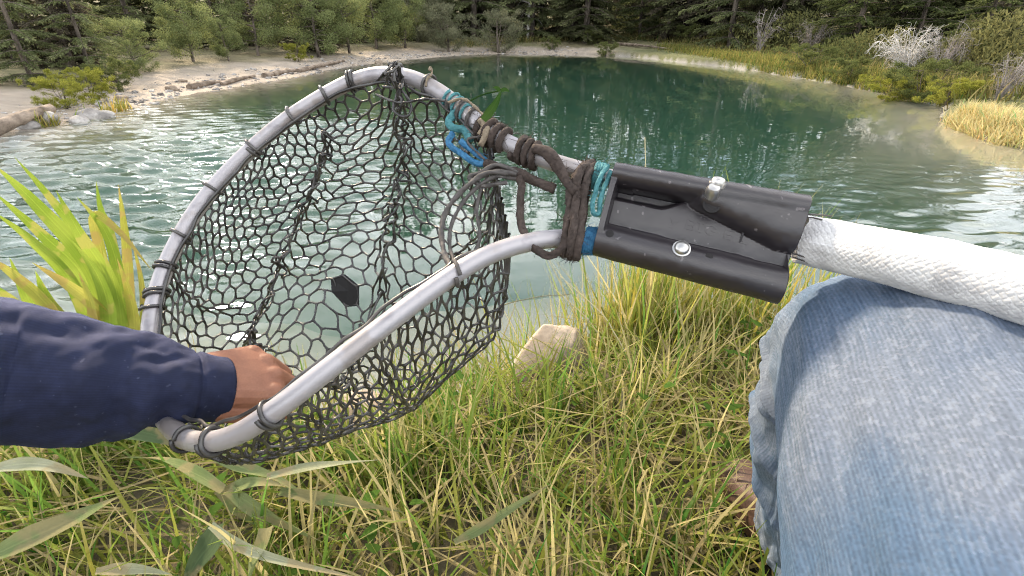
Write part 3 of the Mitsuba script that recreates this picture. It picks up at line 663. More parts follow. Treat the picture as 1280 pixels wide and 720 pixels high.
    obj('reed_plant__leaf', (v, f), mt, smooth=True, uv=uv)
gz = ground_at(foot[0], foot[1])
for i in range(3):
    o = rng.normal(0, 0.02, 2)
    obj('reed_plant__stalk', tube(spline([(foot[0] + o[0], foot[1] + o[1], gz - 0.03), (foot[0] + o[0] * 1.4, foot[1] + o[1] * 1.4, (gz + foot[2]) / 2), (foot[0] + o[0] * 2.5, foot[1] + o[1] * 2, foot[2] + 0.12)], 5), [0.008] * 6 + [0.006] * 5, 8), 'reed_green_mat', smooth=True)

tag('flattened_reed', 'pale sage green reed leaves flattened on the grass under the net', 'reed')
for pts, w, mt in [
    ([(-0.4717, 0.5585, 0.2195), (-0.4085, 0.5534, 0.1662), (-0.351, 0.5556, 0.127), (-0.2565, 0.513, 0.0882)], 0.0245, 'reed_sage_mat'),
    ([(-0.3443, 0.517, 0.1829), (-0.2925, 0.5222, 0.1929), (-0.2362, 0.5253, 0.1989), (-0.1777, 0.5284, 0.2049)], 0.0153, 'reed_pale_mat'),
    ([(-0.4461, 0.5523, 0.1205), (-0.4144, 0.5399, 0.0967), (-0.3839, 0.5298, 0.0773), (-0.3583, 0.522, 0.0621)], 0.0275, 'reed_sage_mat'),
    ([(-0.4204, 0.537, 0.1346), (-0.375, 0.5181, 0.1198), (-0.3191, 0.4995, 0.1056), (-0.2692, 0.4812, 0.092)], 0.0260, 'reed_sage_mat'),
    ([(-0.4331, 0.543, 0.1243), (-0.3966, 0.5403, 0.1409), (-0.3633, 0.5343, 0.151), (-0.3328, 0.5321, 0.1468)], 0.0199, 'reed_sage_mat'),
    ([(-0.3534, 0.55, 0.1162), (-0.285, 0.5316, 0.124), (-0.2256, 0.5283, 0.1177), (-0.1603, 0.5217, 0.105)], 0.0199, 'reed_sage_mat'),
    ([(-0.3995, 0.459, 0.1578), (-0.3601, 0.4407, 0.1442), (-0.2991, 0.4246, 0.135), (-0.185, 0.4007, 0.1323)], 0.0153, 'reed_pale_mat'),
    ([(-0.4025, 0.4725, 0.1404), (-0.4016, 0.4472, 0.1352), (-0.4084, 0.4222, 0.1304), (-0.414, 0.3933, 0.1181)], 0.0306, 'reed_dark_mat'),
    ([(-0.3347, 0.4705, 0.1365), (-0.3294, 0.4448, 0.1305), (-0.3321, 0.4199, 0.1258), (-0.334, 0.391, 0.1137)], 0.0321, 'reed_sage_mat'),
    ([(-0.4275, 0.537, 0.1346), (-0.4875, 0.5635, 0.1422), (-0.55, 0.5866, 0.1432), (-0.6355, 0.6104, 0.1239)], 0.0229, 'reed_sage_mat')]:
    v, f, uv = leaf_ribbon(pts, w, (0.0, -0.55, 0.83), 0.45, 0.6, 8, rng.normal(0, 0.9))
    obj('flattened_reed__leaf', (v, f), mt, smooth=True, uv=uv)
for pts, w, mt, lab in [
    ([(-0.6084, 0.3796, 0.2002), (-0.5531, 0.3914, 0.2231), (-0.5195, 0.4152, 0.2256), (-0.4977, 0.4556, 0.2164)], 0.0275, 'reed_sage_mat', 'broad yellow green leaf lying at the lower left corner of the grass'),
    ([(-0.5281, 0.4116, 0.1317), (-0.4977, 0.413, 0.1344), (-0.4672, 0.4126, 0.1335), (-0.4316, 0.4098, 0.1281)], 0.0153, 'reed_pale_mat', 'short pale leaf at the very bottom left'),
    ([(-0.6459, 0.5927, 0.1984), (-0.57, 0.5775, 0.2126), (-0.5156, 0.5656, 0.2113), (-0.4602, 0.5495, 0.2021)], 0.0275, 'reed_dark_mat', 'dark green leaf sticking out from under the navy sleeve'),
    ([(-0.7528, 0.5284, 0.1832), (-0.6958, 0.5326, 0.1913), (-0.6412, 0.5233, 0.1949), (-0.5962, 0.516, 0.1809)], 0.0199, 'reed_pale_mat', 'pale withered leaf below the sleeve at the left edge'),
    ([(-0.0765, 0.4482, 0.1371), (-0.0425, 0.457, 0.1541), (0, 0.4836, 0.1618), (0.057, 0.52, 0.167)], 0.0153, 'reed_sage_mat', 'grey green leaf lying slantwise in the grass below the middle of the view')]:
    v, f, uv = leaf_ribbon(pts, w, (0.0, -0.6, 0.8), 0.4, 0.5, 8, rng.normal(0, 0.8))
    obj('fallen_leaf', (v, f), mt, smooth=True, uv=uv, label=lab, cat='leaf')

# single dry stalks that stand out of the grass
pr('stalk_dark_mat', (0.16, 0.14, 0.07), 0.7); pr('stalk_pale_mat', (0.50, 0.44, 0.27), 0.7)
for pts, r, mt, lab in [
    ([(-0.038, 1.0918, -0.0773), (-0.0316, 1.1306, -0.0024), (-0.0422, 1.1714, 0.0763), (0.0577, 1.1605, 0.1206), (0.1463, 1.1467, 0.1373)], 0.0022, 'stalk_dark_mat', 'thin dry stalk bent sharply at a right angle over the grey water'),
    ([(-0.0569, 1.056, -0.0376), (-0.0731, 1.0981, 0.0435), (-0.0975, 1.1486, 0.1409)], 0.0022, 'stalk_dark_mat', 'thin upright stalk just right of the net bag'),
    ([(0.2219, 0.744, 0.0124), (0.2141, 0.7728, 0.0678), (0.2156, 0.7979, 0.1164)], 0.0042, 'stalk_dark_mat', 'dark upright reed stump in the middle of the grass'),
    ([(0.1016, 0.744, 0.0124), (0.1181, 0.8265, 0.0629), (0.1409, 0.9133, 0.1217), (0.1715, 0.9662, 0.1802)], 0.0022, 'stalk_dark_mat', 'thin brown stalk in front of the pale tan boulder'),
    ([(0.2438, 1.0794, 0.0075), (0.193, 1.1168, 0.0796), (0.104, 1.1364, 0.1609)], 0.0022, 'stalk_pale_mat', 'pale leaning stalk left of the sedge clump, lower one'),
    ([(0.3, 0.9705, 0.0146), (0.2478, 1.0305, 0.087), (0.2135, 1.0551, 0.1344), (0.1125, 1.0783, 0.2227)], 0.0024, 'stalk_pale_mat', 'pale leaning stalk crossing the sedge clump'),
    ([(0.1706, 1.0981, 0.0435), (0.1788, 1.1729, 0.1878), (0.1544, 1.2196, 0.278)], 0.0022, 'stalk_pale_mat', 'pale upright stalk seen below the rope loop'),
    ([(0.3628, 1.1403, 0.0164), (0.3565, 1.2762, 0.2785), (0.3502, 1.381, 0.4808)], 0.0026, 'stalk_pale_mat', 'tall pale stalk showing above the black yoke')]:
    a = np.array(pts[0]); g = ground_at(a[0], a[1])
    p = ([(a[0], a[1], g - 0.02)] if a[2] > g + 0.02 else []) + list(pts)
    c = spline(p, 6)
    obj('dry_stalk', tube(c, np.linspace(r, r * 0.45, len(c)), 5), mt, smooth=True, label=lab, cat='stalk')
#NEXT
# ---------------------------------------------------------------- the landing net: hoop, mesh bag, ties, yoke, handle
def nrm(v): v = np.asarray(v, float); return v / np.linalg.norm(v)
def metal_tex(p, n, uv):
    s = smoothstep(0.55, 0.75, fbm(p.x * 60, p.y * 60, p.z * 60, 4))
    d = smoothstep(0.54, 0.66, fbm(p.x * 43 + 5, p.y * 43, p.z * 43, 4))
    return mix(mix((0.40, 0.385, 0.405), (0.28, 0.265, 0.285), s), (0.30, 0.27, 0.26), 0.75 * d)
pr('hoop_mat', proc(metal_tex), 0.38, metallic=0.35, specular=0.6)
def rubber_tex(p, n, uv):
    return mix((0.022, 0.021, 0.022), (0.075, 0.072, 0.07), smoothstep(0.35, 0.7, fbm(p.x * 45, p.y * 45, p.z * 45, 3)))
pr('patch_mat', (0.010, 0.010, 0.011), 0.7)
pr('net_cord_mat', proc(rubber_tex), 0.32, specular=0.7)
def rope_tex(p, n, uv):
    return mix((0.022, 0.016, 0.014), (0.085, 0.064, 0.055), fbm(p.x * 420, p.y * 420, p.z * 420, 2)) * (0.7 + 0.6 * noise(p.x * 50, p.y * 50, p.z * 50))
pr('brown_rope_mat', proc(rope_tex), 0.95)
def grey_cord_tex(p, n, uv):
    return mix((0.035, 0.032, 0.031), (0.12, 0.11, 0.105), fbm(p.x * 300, p.y * 300, p.z * 300, 2))
pr('grey_cord_mat', proc(grey_cord_tex), 0.7)
def twine(a, b):
    return proc(lambda p, n, uv: mix(a, b, fbm(p.x * 500, p.y * 500, p.z * 500, 2)))
pr('teal_twine_mat', twine((0.02, 0.11, 0.13), (0.09, 0.27, 0.29)), 0.8)
pr('blue_twine_mat', twine((0.01, 0.075, 0.18), (0.05, 0.21, 0.38)), 0.7)
pr('tan_twine_mat', twine((0.12, 0.09, 0.065), (0.30, 0.25, 0.18)), 0.9)

NET = 'landing_net'
tag(NET, 'silver landing net with black mesh bag, black yoke and white braided handle', 'landing net')
HOOP = spline([(0.0991, 0.4626, 0.6211), (0.0609, 0.4723, 0.6289), (0.024, 0.4828, 0.6383), (-0.0139, 0.5064, 0.6513), (-0.0414, 0.5313, 0.6667), (-0.0722, 0.5578, 0.6854), (-0.1045, 0.5758, 0.6982), (-0.138, 0.5885, 0.7011), (-0.1719, 0.5903, 0.6937), (-0.2099, 0.5869, 0.6763), (-0.2538, 0.5793, 0.6508), (-0.2975, 0.5616, 0.6166),
    (-0.333, 0.5374, 0.5808), (-0.3543, 0.5082, 0.5461), (-0.3653, 0.4811, 0.5157), (-0.3648, 0.4512, 0.4905), (-0.3574, 0.4229, 0.4686), (-0.341, 0.3908, 0.4501), (-0.3107, 0.3526, 0.4415), (-0.2736, 0.3205, 0.4448), (-0.2362, 0.2999, 0.4594), (-0.2045, 0.2917, 0.4762), (-0.1729, 0.2919, 0.4984), (-0.1413, 0.3079, 0.5182), (-0.1049, 0.3351, 0.5381), (-0.0648, 0.3678, 0.5579), (-0.0284, 0.3944, 0.5722), (0.0056, 0.4142, 0.5778), (0.0429, 0.427, 0.5786), (0.0885, 0.4316, 0.5744)], 12)
obj(NET + '__hoop', tube(HOOP, 0.0083, 20), 'hoop_mat', smooth=True)

hl = np.concatenate([[0], np.cumsum(np.linalg.norm(np.diff(HOOP, axis=0), axis=1))]); hl /= hl[-1]
def hoop_at(q): return np.stack([np.interp(q, hl, HOOP[:, k]) for k in range(3)], -1)
def hoop_q(p): return hl[np.argmin(np.linalg.norm(HOOP - np.asarray(p), axis=1))]

def ring(q, turns=1.0, r=0.0016, pad=0.0016, pitch=0.004, tilt=0.0, seed=0):
    """Cord wound round the hoop at the length fraction q."""
    rr = np.random.default_rng(seed)
    c, t = hoop_at(q), nrm(hoop_at(q + 0.004) - hoop_at(q - 0.004))
    u = nrm(np.cross(t, [0.2, 0.4, 0.9])); w = np.cross(t, u)
    a = np.linspace(0, 2 * np.pi * turns, int(22 * turns) + 1)
    R = 0.0083 + pad + 0.0006 * np.sin(a * 1.7 + seed)
    return tube(c + (np.cos(a) * R)[:, None] * u + (np.sin(a) * R)[:, None] * w + ((a / (2 * np.pi) - turns / 2) * pitch + tilt * np.cos(a + seed))[:, None] * t, r, 6)

# the mesh bag: a honeycomb laid over the cup that hangs from the hoop
BASE = np.array((-0.2298, 0.5764, 0.4603))
SAG = np.array([-0.005, 0.040, -0.165])
Q0, Q1 = hoop_q((-0.0234, 0.514, 0.6552)), hoop_q((0, 0.4117, 0.5773))
# the rim as a closed curve, laid out by its bearing about the hoop's middle
rim = np.vstack([hoop_at(np.linspace(Q0, Q1, 700)), hoop_at(np.array(Q1)) + (hoop_at(np.array(Q0)) - hoop_at(np.array(Q1))) * np.linspace(0, 1, 90)[1:-1, None]])
PX = nrm(np.array((0, 0.4544, 0.6054)) - np.array((-0.3727, 0.482, 0.5282))); PN = nrm(np.linalg.svd(rim - rim.mean(0))[2][2]); PX = nrm(PX - PN * (PX @ PN)); PY = np.cross(PN, PX)
if PY[2] < 0: PY = -PY
HC = rim.mean(0)
bear = np.arctan2((rim - HC) @ PY, (rim - HC) @ PX); order = np.argsort(bear); bear, rim = bear[order], rim[order]
bear = np.concatenate([bear - 2 * np.pi, bear, bear + 2 * np.pi]); rim = np.vstack([rim] * 3)
def rim_at(th): return np.stack([np.interp(th, bear, rim[:, k]) for k in range(3)], -1)
def gauss(x, m, s): return np.exp(-((x - m) / s)**2)
FOLDS = [([(0.36, 0.92), (0.30, 0.5), (0.20, 0.1), (0.10, -0.30)], 0.12, 0.060), ([(-0.02, 0.70), (-0.15, 0.35), (-0.34, -0.05), (-0.30, -0.30)], 0.10, 0.05), ([(-0.30, -0.24), (-0.12, -0.36), (0.10, -0.34)], 0.06, 0.030),
         ([(-0.9, 0.1), (-0.6, 0.06)], 0.05, 0.012), ([(0.20, -0.95), (0.16, -0.5)], 0.06, 0.012), ([(-0.25, -0.95), (-0.2, -0.55)], 0.06, 0.012), ([(0.55, -0.75), (0.42, -0.42)], 0.06, 0.012), ([(0.88, 0.30), (0.5, 0.16)], 0.07, 0.022)]
def bag(u, v):
    """Point of the bag for the honeycomb's flat coordinates (u, v), the unit disc: 1 = the rim."""
    # slack gathers into folds
    p = np.stack([u, v], 1); lift = np.zeros(len(p))
    for line, s, h in FOLDS:
        c = spline(np.array(line), 8); dd = p[:, None] - c[None]; i = np.argmin((dd**2).sum(-1), 1)
        t = np.gradient(c, axis=0); t /= np.linalg.norm(t, axis=1, keepdims=True); n = np.stack([-t[:, 1], t[:, 0]], 1)[i]
        d = (dd[np.arange(len(p)), i] * n).sum(1); along = np.abs((dd[np.arange(len(p)), i] * t[i]).sum(1))
        m = np.exp(-(along / 0.10)**2)
        p = p - n * (0.92 * s * np.tanh(d / s) * np.exp(-(d / (2.6 * s))**2) * m)[:, None]
        lift = lift + h * np.exp(-(d / (0.75 * s))**2) * m
    r0 = np.hypot(u, v); keep = step(1.0, 0.86, r0)[:, None]
    p = p * keep + np.stack([u, v], 1) * (1 - keep)
    r = np.hypot(*p.T); th = np.arctan2(p[:, 1], p[:, 0])
    H = rim_at(th); c, s_ = np.cos(th), np.sin(th)
    wob = meshkit.fbm(np.stack([c * 3, s_ * 3, r * 1.5], 1), 3, 91)[:, None] - 0.5
    below = gauss(((th - math.radians(-38) + np.pi) % (2 * np.pi)) - np.pi, 0, 0.75)[:, None]
    left = gauss(((th - math.radians(-125) + np.pi) % (2 * np.pi)) - np.pi, 0, 0.5)[:, None]
    S = SAG * (0.95 + 1.15 * below - 0.25 * left) + np.array([-0.005, 0.03, 0]) * below
    ts = np.linspace(0, 1, 25)
    P0, P3 = H[:, None], BASE[None, None]
    P1 = (H + S * 0.9 * (0.9 + 0.4 * wob))[:, None]
    P2 = (BASE + 0.80 * (H - HC) + (S - 0.85 * SAG) * 0.7 + 0.03 * wob)[:, None]
    tt = ts[None, :, None]
    curve = (1 - tt)**3 * P0 + 3 * (1 - tt)**2 * tt * P1 + 3 * (1 - tt) * tt**2 * P2 + tt**3 * P3
    L = np.concatenate([np.zeros((len(u), 1)), np.cumsum(np.linalg.norm(np.diff(curve, axis=1), axis=2), 1)], 1); L /= L[:, -1:]
    want = 1 - np.clip(r, 0, 1); i = np.clip((L < want[:, None]).sum(1) - 1, 0, 23); k = np.arange(len(u))
    f = ((want - L[k, i]) / (L[k, i + 1] - L[k, i] + 1e-9))[:, None]
    P = curve[k, i] * (1 - f) + curve[k, i + 1] * f
    env = (step(0.0, 0.12, want) )[:, None]
    ax = nrm(BASE - HC)
    nz = meshkit.fbm(np.stack([u * 2.6, v * 2.6, u * 0 + 2], 1), 3, 92)[:, None] - 0.5
    fine = np.stack([meshkit.noise(np.stack([u * 31, v * 31, u * 0 + q], 1), 95) - 0.5 for q in (0.3, 5.3, 9.3)], 1)
    return P - ax * (lift[:, None] + 0.05 * nz * step(0.04, 0.2, r)[:, None]) * env + fine * (0.0025 + 0.42 * lift[:, None]) * env

def honeycomb(N):
    """Vertices and edges of a honeycomb with N cells from the centre to the rim, in the unit disc."""
    pts, edges = {}, set()
    s = 1.0 / N
    for i in range(-2 * N, 2 * N + 1):
        for j in range(-2 * N, 2 * N + 1):
            cx, cy = s * (i + 0.5 * (j % 2)), s * j * 0.8660254
            if math.hypot(cx, cy) > 1.0 + 0.2 * s: continue
            ring_ = []
            for k in range(6):
                a = math.pi / 6 + k * math.pi / 3
                p = (cx + s * 0.57735 * math.cos(a), cy + s * 0.57735 * math.sin(a))
                key = (round(p[0] / s * 40), round(p[1] / s * 40))
                key = next((kk for kk in [(key[0] + a_, key[1] + b_) for a_ in (0, -1, 1) for b_ in (0, -1, 1)] if kk in pts), key)
                pts.setdefault(key, p); ring_.append(key)
            for k in range(6): edges.add(tuple(sorted((ring_[k], ring_[(k + 1) % 6]))))
    ids = {k: n for n, k in enumerate(pts)}
    return np.array(list(pts.values())), np.array([(ids[a], ids[b]) for a, b in edges])

hp, he = honeycomb(17)
rj = np.random.default_rng(5)
hp = hp + rj.normal(0, 0.0035, hp.shape)
a, b = hp[he[:, 0]], hp[he[:, 1]]
ln = np.minimum(np.hypot(*a.T), np.hypot(*b.T)) < 1.0
a, b = a[ln], b[ln]
ts = np.linspace(0, 1, 4)
seg = (a[:, None] * (1 - ts)[None, :, None] + b[:, None] * ts[None, :, None])
rr_ = np.hypot(seg[..., 0], seg[..., 1]); seg = seg * np.where(rr_ > 1, 1 / np.maximum(rr_, 1e-9), 1)[..., None]
S3 = bag(*seg.reshape(-1, 2).T).reshape(len(seg), 4, 3)
rad_ = np.array([1.45, 1.05, 1.05, 1.45]) * 0.00120
parts_ = [tube(c, rad_, 5, caps=False) for c in S3 if np.linalg.norm(c[-1] - c[0]) > 1e-4]
obj(NET + '__mesh_bag', cat_meshes(parts_), 'net_cord_mat', smooth=True, label='black rubber coated honeycomb mesh')
# the solid hexagon at the bag's centre
ang = np.arange(6) * np.pi / 3 + np.pi / 6
hexa = bag(*(np.stack([np.cos(ang), np.sin(ang)]) * 0.57735 / 17 * 1.25)); cen = bag(np.array([1e-4]), np.array([0.0]))
axn = nrm(BASE - HC)
top_, low_ = np.vstack([hexa, cen]) - axn * 0.0006, np.vstack([hexa, cen]) + axn * 0.0006
j = np.arange(6); k = (j + 1) % 6
obj(NET + '__centre_patch', (np.vstack([top_, low_]), np.vstack([np.stack([j, k, j * 0 + 6], 1), np.stack([k + 7, j + 7, j * 0 + 13], 1), np.stack([j, j + 7, k], 1), np.stack([k, j + 7, k + 7], 1)])), 'patch_mat', label='solid black hexagon in the middle of the mesh')

HC_ = HC
# rim cord along the hoop, held by ties
q = np.linspace(Q0 - 0.01, Q1 + 0.01, 260)
c = hoop_at(q); inward = HC - c; inward /= np.linalg.norm(inward, axis=1, keepdims=True)
wv = meshkit.noise(np.stack([q * 60, q * 0, q * 0], 1), 8)[:, None]
obj(NET + '__rim_cord', tube(c + inward * (0.0095 + 0.006 * wv) + np.array([0, 0, 0.002]), 0.0016, 6), 'net_cord_mat', smooth=True)
for i, p in enumerate([(-0.087, 0.5666, 0.6914), (-0.1181, 0.5823, 0.7), (-0.1719, 0.5903, 0.6937), (-0.2038, 0.5885, 0.6794), (-0.2372, 0.5821, 0.6604), (-0.2835, 0.5672, 0.6275), (-0.3238, 0.545, 0.591), (-0.3532, 0.5107, 0.5487), (-0.3632, 0.4885, 0.5233), (-0.3638, 0.4665, 0.5026), (-0.3646, 0.4544, 0.4924),
                       (-0.3531, 0.4151, 0.4644), (-0.2677, 0.3161, 0.4472), (-0.2338, 0.2999, 0.4594), (-0.177, 0.2903, 0.4952), (-0.045, 0.3825, 0.5666)]):
    obj(NET + '__tie', ring(hoop_q(p), [1, 1, 2, 1, 1, 1.5, 1, 1.5, 2, 2, 1, 1, 1, 1.5, 1.5, 1][i], [.0018, .0020][i % 2], 0.0018, 0.0045, rng.normal(0, 0.002), i), 'net_cord_mat' if i < 15 else 'grey_cord_mat', smooth=True)

# yoke: a moulded black socket with two lobes and a hollow between them
YA, YB = np.array((0.0837, 0.4427, 0.6002)), np.array((0.2324, 0.3917, 0.5821))
es = nrm(YB - YA); YL = np.linalg.norm(YB - YA)
en = EYE - (YA + YB) / 2; en = nrm(en - es * (en @ es)); ev = np.cross(en, es) * -1
if ev[2] < 0: ev = -ev
en = nrm(en * math.cos(0.12) + ev * math.sin(0.12)); ev = nrm(ev - en * (ev @ en))
def smax(a, b, k=0.004):
    h = np.clip(0.5 + 0.5 * (a - b) / k, 0, 1); return b + (a - b) * h + k * h * (1 - h)
def yoke_front(s, v):
    hv = 0.0425 + 0.0035 * s
    w = v / hv
    def lobe(c, half, h): return np.where(np.abs(v - c) < half, h * np.sqrt(np.maximum(1 - ((v - c) / half)**2, 0)), -0.018)
    up = lobe(hv - 0.0108, 0.0110, 0.0195)
    lo = lobe(-hv + 0.0152, 0.0155, 0.0195) * (1.0 - 0.10 * step(0.75, 0.95, s))
    web = 0.0015 - 0.010 * ((v + 0.001) / 0.014)**2 * 0.15
    pocket = step(0.0105, 0.0150, v - 0.012 * step(0.28, 0.46, s)) * step(0.47, 0.36, s)
    web = web - 0.0175 * pocket
    vb = 0.027 - 0.022 * np.clip((s - 0.42) / 0.5, 0, 1)
    half = (hv - vb) / 2 + 0.004
    boss = np.where(np.abs(v - (hv - half)) < half, 0.0185 * np.maximum(1 - np.abs((v - (hv - half)) / half)**2.4, 0)**0.5, -0.017) * step(0.36, 0.50, s) - 0.017 * step(0.50, 0.36, s)
    web = np.where(np.abs(w) > 0.85, -0.012, web)
    f = smax(smax(up, lo, 0.002), smax(web, boss, 0.004), 0.003)
    rim = 0.019 * (s < 0.035) * np.sqrt(np.maximum(1 - w**4, 0))
    return np.where(np.abs(w) > 0.88, np.maximum(np.maximum(f, rim), 0.0), np.where(s < 0.035, np.maximum(f, rim), f))
ns, nv = 190, 120
sg = np.concatenate([[0.0], np.linspace(0.002, 0.998, ns), [1.0]])
cs = np.cos(np.linspace(0, np.pi, nv))
vv = np.concatenate([cs, -cs[1:-1]])
front = np.concatenate([np.ones(nv), -np.ones(nv - 2)])
Sg, Vg = np.meshgrid(sg, np.arange(len(vv)), indexing='ij')
hv = 0.0425 + 0.0035 * Sg
V_ = vv[Vg.astype(int)] * hv * np.where((Sg == 0) | (Sg == 1), 0.965, 1)
N_ = np.where(front[Vg.astype(int)] > 0, yoke_front(Sg, V_), -0.0195 * np.maximum(1 - np.abs(V_ / hv)**4, 0)**0.5) * np.where((Sg == 0) | (Sg == 1), 0.93, 1)
pts_ = YA + es * (Sg * YL)[..., None] + ev * V_[..., None] + en * N_[..., None]
yv = pts_.reshape(-1, 3); yf = grid_faces(len(sg), len(vv), wrap=True); m_ = len(vv)
yv = np.vstack([yv, [YA + es * 0.004], [YB - es * 0.004]]); j = np.arange(m_); k = (j + 1) % m_
yf = np.vstack([yf, np.stack([k, j, j * 0 + len(yv) - 2], 1), np.stack([(len(sg) - 1) * m_ + j, (len(sg) - 1) * m_ + k, j * 0 + len(yv) - 1], 1)])
yv = yv + (meshkit.fbm(yv * 120, 2, 17)[:, None] - 0.5) * 0.0006
def plastic_tex(p, n, uv):
    g = fbm(p.x * 40, p.y * 40, p.z * 40, 4)
    s = smoothstep(0.74, 0.80, fbm(p.x * 190 + 9, p.y * 90, p.z * 160, 3))
    return mix(mix((0.016, 0.014, 0.017), (0.034, 0.029, 0.034), g), (0.22, 0.20, 0.21), 0.5 * s)
def plastic_rough(p, n, uv):
    return 0.24 + 0.22 * fbm(p.x * 55, p.y * 55, p.z * 55, 3)
pr('yoke_mat', proc(plastic_tex), proc(plastic_rough), specular=0.8)
obj(NET + '__yoke', (yv, yf), 'yoke_mat', smooth=45, label='black plastic yoke with two lobes and a hollow between them')
def on_yoke(s, v, lift=0.0):
    f = float(yoke_front(np.array([s]), np.array([v]))[0])
    return YA + es * s * YL + ev * v + en * (f + lift)
# raised lettering, worn, along the web
m = meshkit.text_mesh('y BIG E L', 0.0085, 0.0011)
tv = np.array(m.vertices); tv[:, 0] *= 1.0; span = tv[:, 0].max()
sv = 0.36 + 0.42 * tv[:, 0] / span
vv_ = 0.003 + (tv[:, 1] - 0.004) - 0.006 * (sv - 0.36)
fr = yoke_front(sv, vv_)
obj(NET + '__yoke__lettering', (YA + es * (sv * YL)[:, None] + ev * vv_[:, None] + en * (fr + tv[:, 2] * 0.9 - 0.0002)[:, None], np.array(m.faces)), 'yoke_mat', label='worn raised lettering on the yoke')
# screws
pr('bolt_mat', (0.55, 0.545, 0.53), 0.28, metallic=0.9)
pr('hole_mat', (0.012, 0.011, 0.012), 0.8)
def turned(profile, at, axis, seg=24, squash=1.0):
    axis = nrm(axis); u = nrm(np.cross(axis, es + 0.01)); w = np.cross(axis, u)
    a = np.arange(seg) * 2 * np.pi / seg; p = np.array(profile)
    v = at + p[:, None, 0:1] * (np.cos(a)[None, :, None] * u + squash * np.sin(a)[None, :, None] * w) + p[:, None, 1:2] * axis
    v = np.vstack([v.reshape(-1, 3), [at + axis * p[0, 1]], [at + axis * p[-1, 1]]]); f = grid_faces(len(p), seg, wrap=True); j = np.arange(seg); k = (j + 1) % seg
    return v, np.vstack([f, np.stack([k, j, j * 0 + len(v) - 2], 1), np.stack([(len(p) - 1) * seg + j, (len(p) - 1) * seg + k, j * 0 + len(v) - 1], 1)])
HEAD = [(0.0074, -0.003), (0.0077, 0.0), (0.0076, 0.0012), (0.0064, 0.0015), (0.0060, 0.0036), (0.0046, 0.0050), (0.0018, 0.0056)]
n2 = nrm(en * 0.8 + ev * 0.6); n3 = nrm(en * 0.35 + ev * 0.95)
obj(NET + '__screw', turned(HEAD, on_yoke(0.455, -0.0205), nrm(en * 0.9 + ev * 0.45)), 'bolt_mat', smooth=35, label='shiny screw head on the lower lobe')
obj(NET + '__screw', turned(HEAD, on_yoke(0.545, 0.0385, -0.001), n3, squash=0.9), 'bolt_mat', smooth=35, label='shiny screw head on the top edge')
obj(NET + '__screw', turned([(0.0058, -0.004), (0.006, 0.003), (0.0045, 0.006), (0.002, 0.0065)], on_yoke(0.53, 0.030, 0.0005), n2, 16), 'bolt_mat', smooth=35, label='bolt end below the top screw')
obj(NET + '__screw_hole', turned([(0.0072, -0.003), (0.0074, 0.0006), (0.0056, 0.0009), (0.005, 0.0002)], on_yoke(0.545, 0.021, -0.0006), nrm(en + 0.2 * ev), 18), 'hole_mat', smooth=35)
obj(NET + '__screw_hole', turned([(0.0030, -0.002), (0.0032, 0.0004), (0.002, 0.0005)], on_yoke(0.60, -0.0215, -0.0003), nrm(en * 0.9 + ev * 0.4), 14), 'hole_mat', smooth=35)
obj(NET + '__screw_hole', turned([(0.0034, -0.002), (0.0036, 0.0004), (0.0022, 0.0005)], on_yoke(0.07, -0.0215, -0.0003), nrm(en * 0.9 + ev * 0.4), 14), 'hole_mat', smooth=35)

# handle with a white braided sleeve
HP = spline([(0.243, 0.4025, 0.5877), (0.2523, 0.3947, 0.588), (0.2859, 0.3334, 0.5978), (0.318, 0.2816, 0.6023), (0.3523, 0.2339, 0.6036), (0.3892, 0.1884, 0.6027)], 60)
hs = np.concatenate([[0], np.cumsum(np.linalg.norm(np.diff(HP, axis=0), axis=1))])
hq = np.linspace(0, hs[-1], 760); hc = np.stack([np.interp(hq, hs, HP[:, k]) for k in range(3)], 1)
for _ in range(30): hc[1:-1] = (hc[:-2] + hc[2:] + 2 * hc[1:-1]) / 4
t_, u_, w_ = frames(hc); ns_ = 240; a_ = np.arange(ns_) * 2 * np.pi / ns_
S_, A_ = np.meshgrid(hq, a_, indexing='ij')
pa, pb = (A_ * 24 / (2 * np.pi) + S_ / 0.0055), (A_ * 24 / (2 * np.pi) - S_ / 0.0055)
over = np.where((np.floor(pa) + np.floor(pb)) % 2 == 0, 1.0, 0.0)
ridge = over * np.sin(np.pi * (pa % 1)) + (1 - over) * np.sin(np.pi * (pb % 1))
fray = (meshkit.fbm(np.stack([S_ * 40, A_ * 2, S_ * 0], -1), 3, 44) - 0.5) * 0.002
R_ = 0.0198 + 0.0006 * ridge**0.7 + fray
hv_ = hc[:, None] + R_[..., None] * (np.cos(A_)[..., None] * u_[:, None] + np.sin(A_)[..., None] * w_[:, None])
def braid_tex(p, n, uv):
    g = fbm(p.x * 70, p.y * 70, p.z * 70, 3)
    return mix((0.46, 0.458, 0.465), (0.62, 0.62, 0.62), smoothstep(0.3, 0.65, g))
pr('braid_mat', proc(braid_tex), 0.6)
obj(NET + '__handle', (hv_.reshape(-1, 3), grid_faces(len(hq), ns_, wrap=True)), 'braid_mat', smooth=True, label='white braided sleeve over the handle')
# loose dark fibres at the yoke's end of the sleeve
fib = []
for i in range(11):
    a = rng.random() * 6.28; b = 0.002 + 0.004 * rng.random(); k = np.argmin(np.abs(hq - b))
    p0 = hc[k] + 0.0200 * (math.cos(a) * u_[k] + math.sin(a) * w_[k]); d = t_[k] * (0.008 + 0.010 * rng.random()) + rng.normal(0, 0.003, 3)
    fib.append(tube(np.array([p0 - t_[k] * 0.01, p0 + (p0 - hc[k]) * 0.1, p0 + (p0 - hc[k]) * 0.12 + d]), 0.0006, 4))
obj(NET + '__frayed_fibre', cat_meshes(fib), 'grey_cord_mat', kind='stuff')

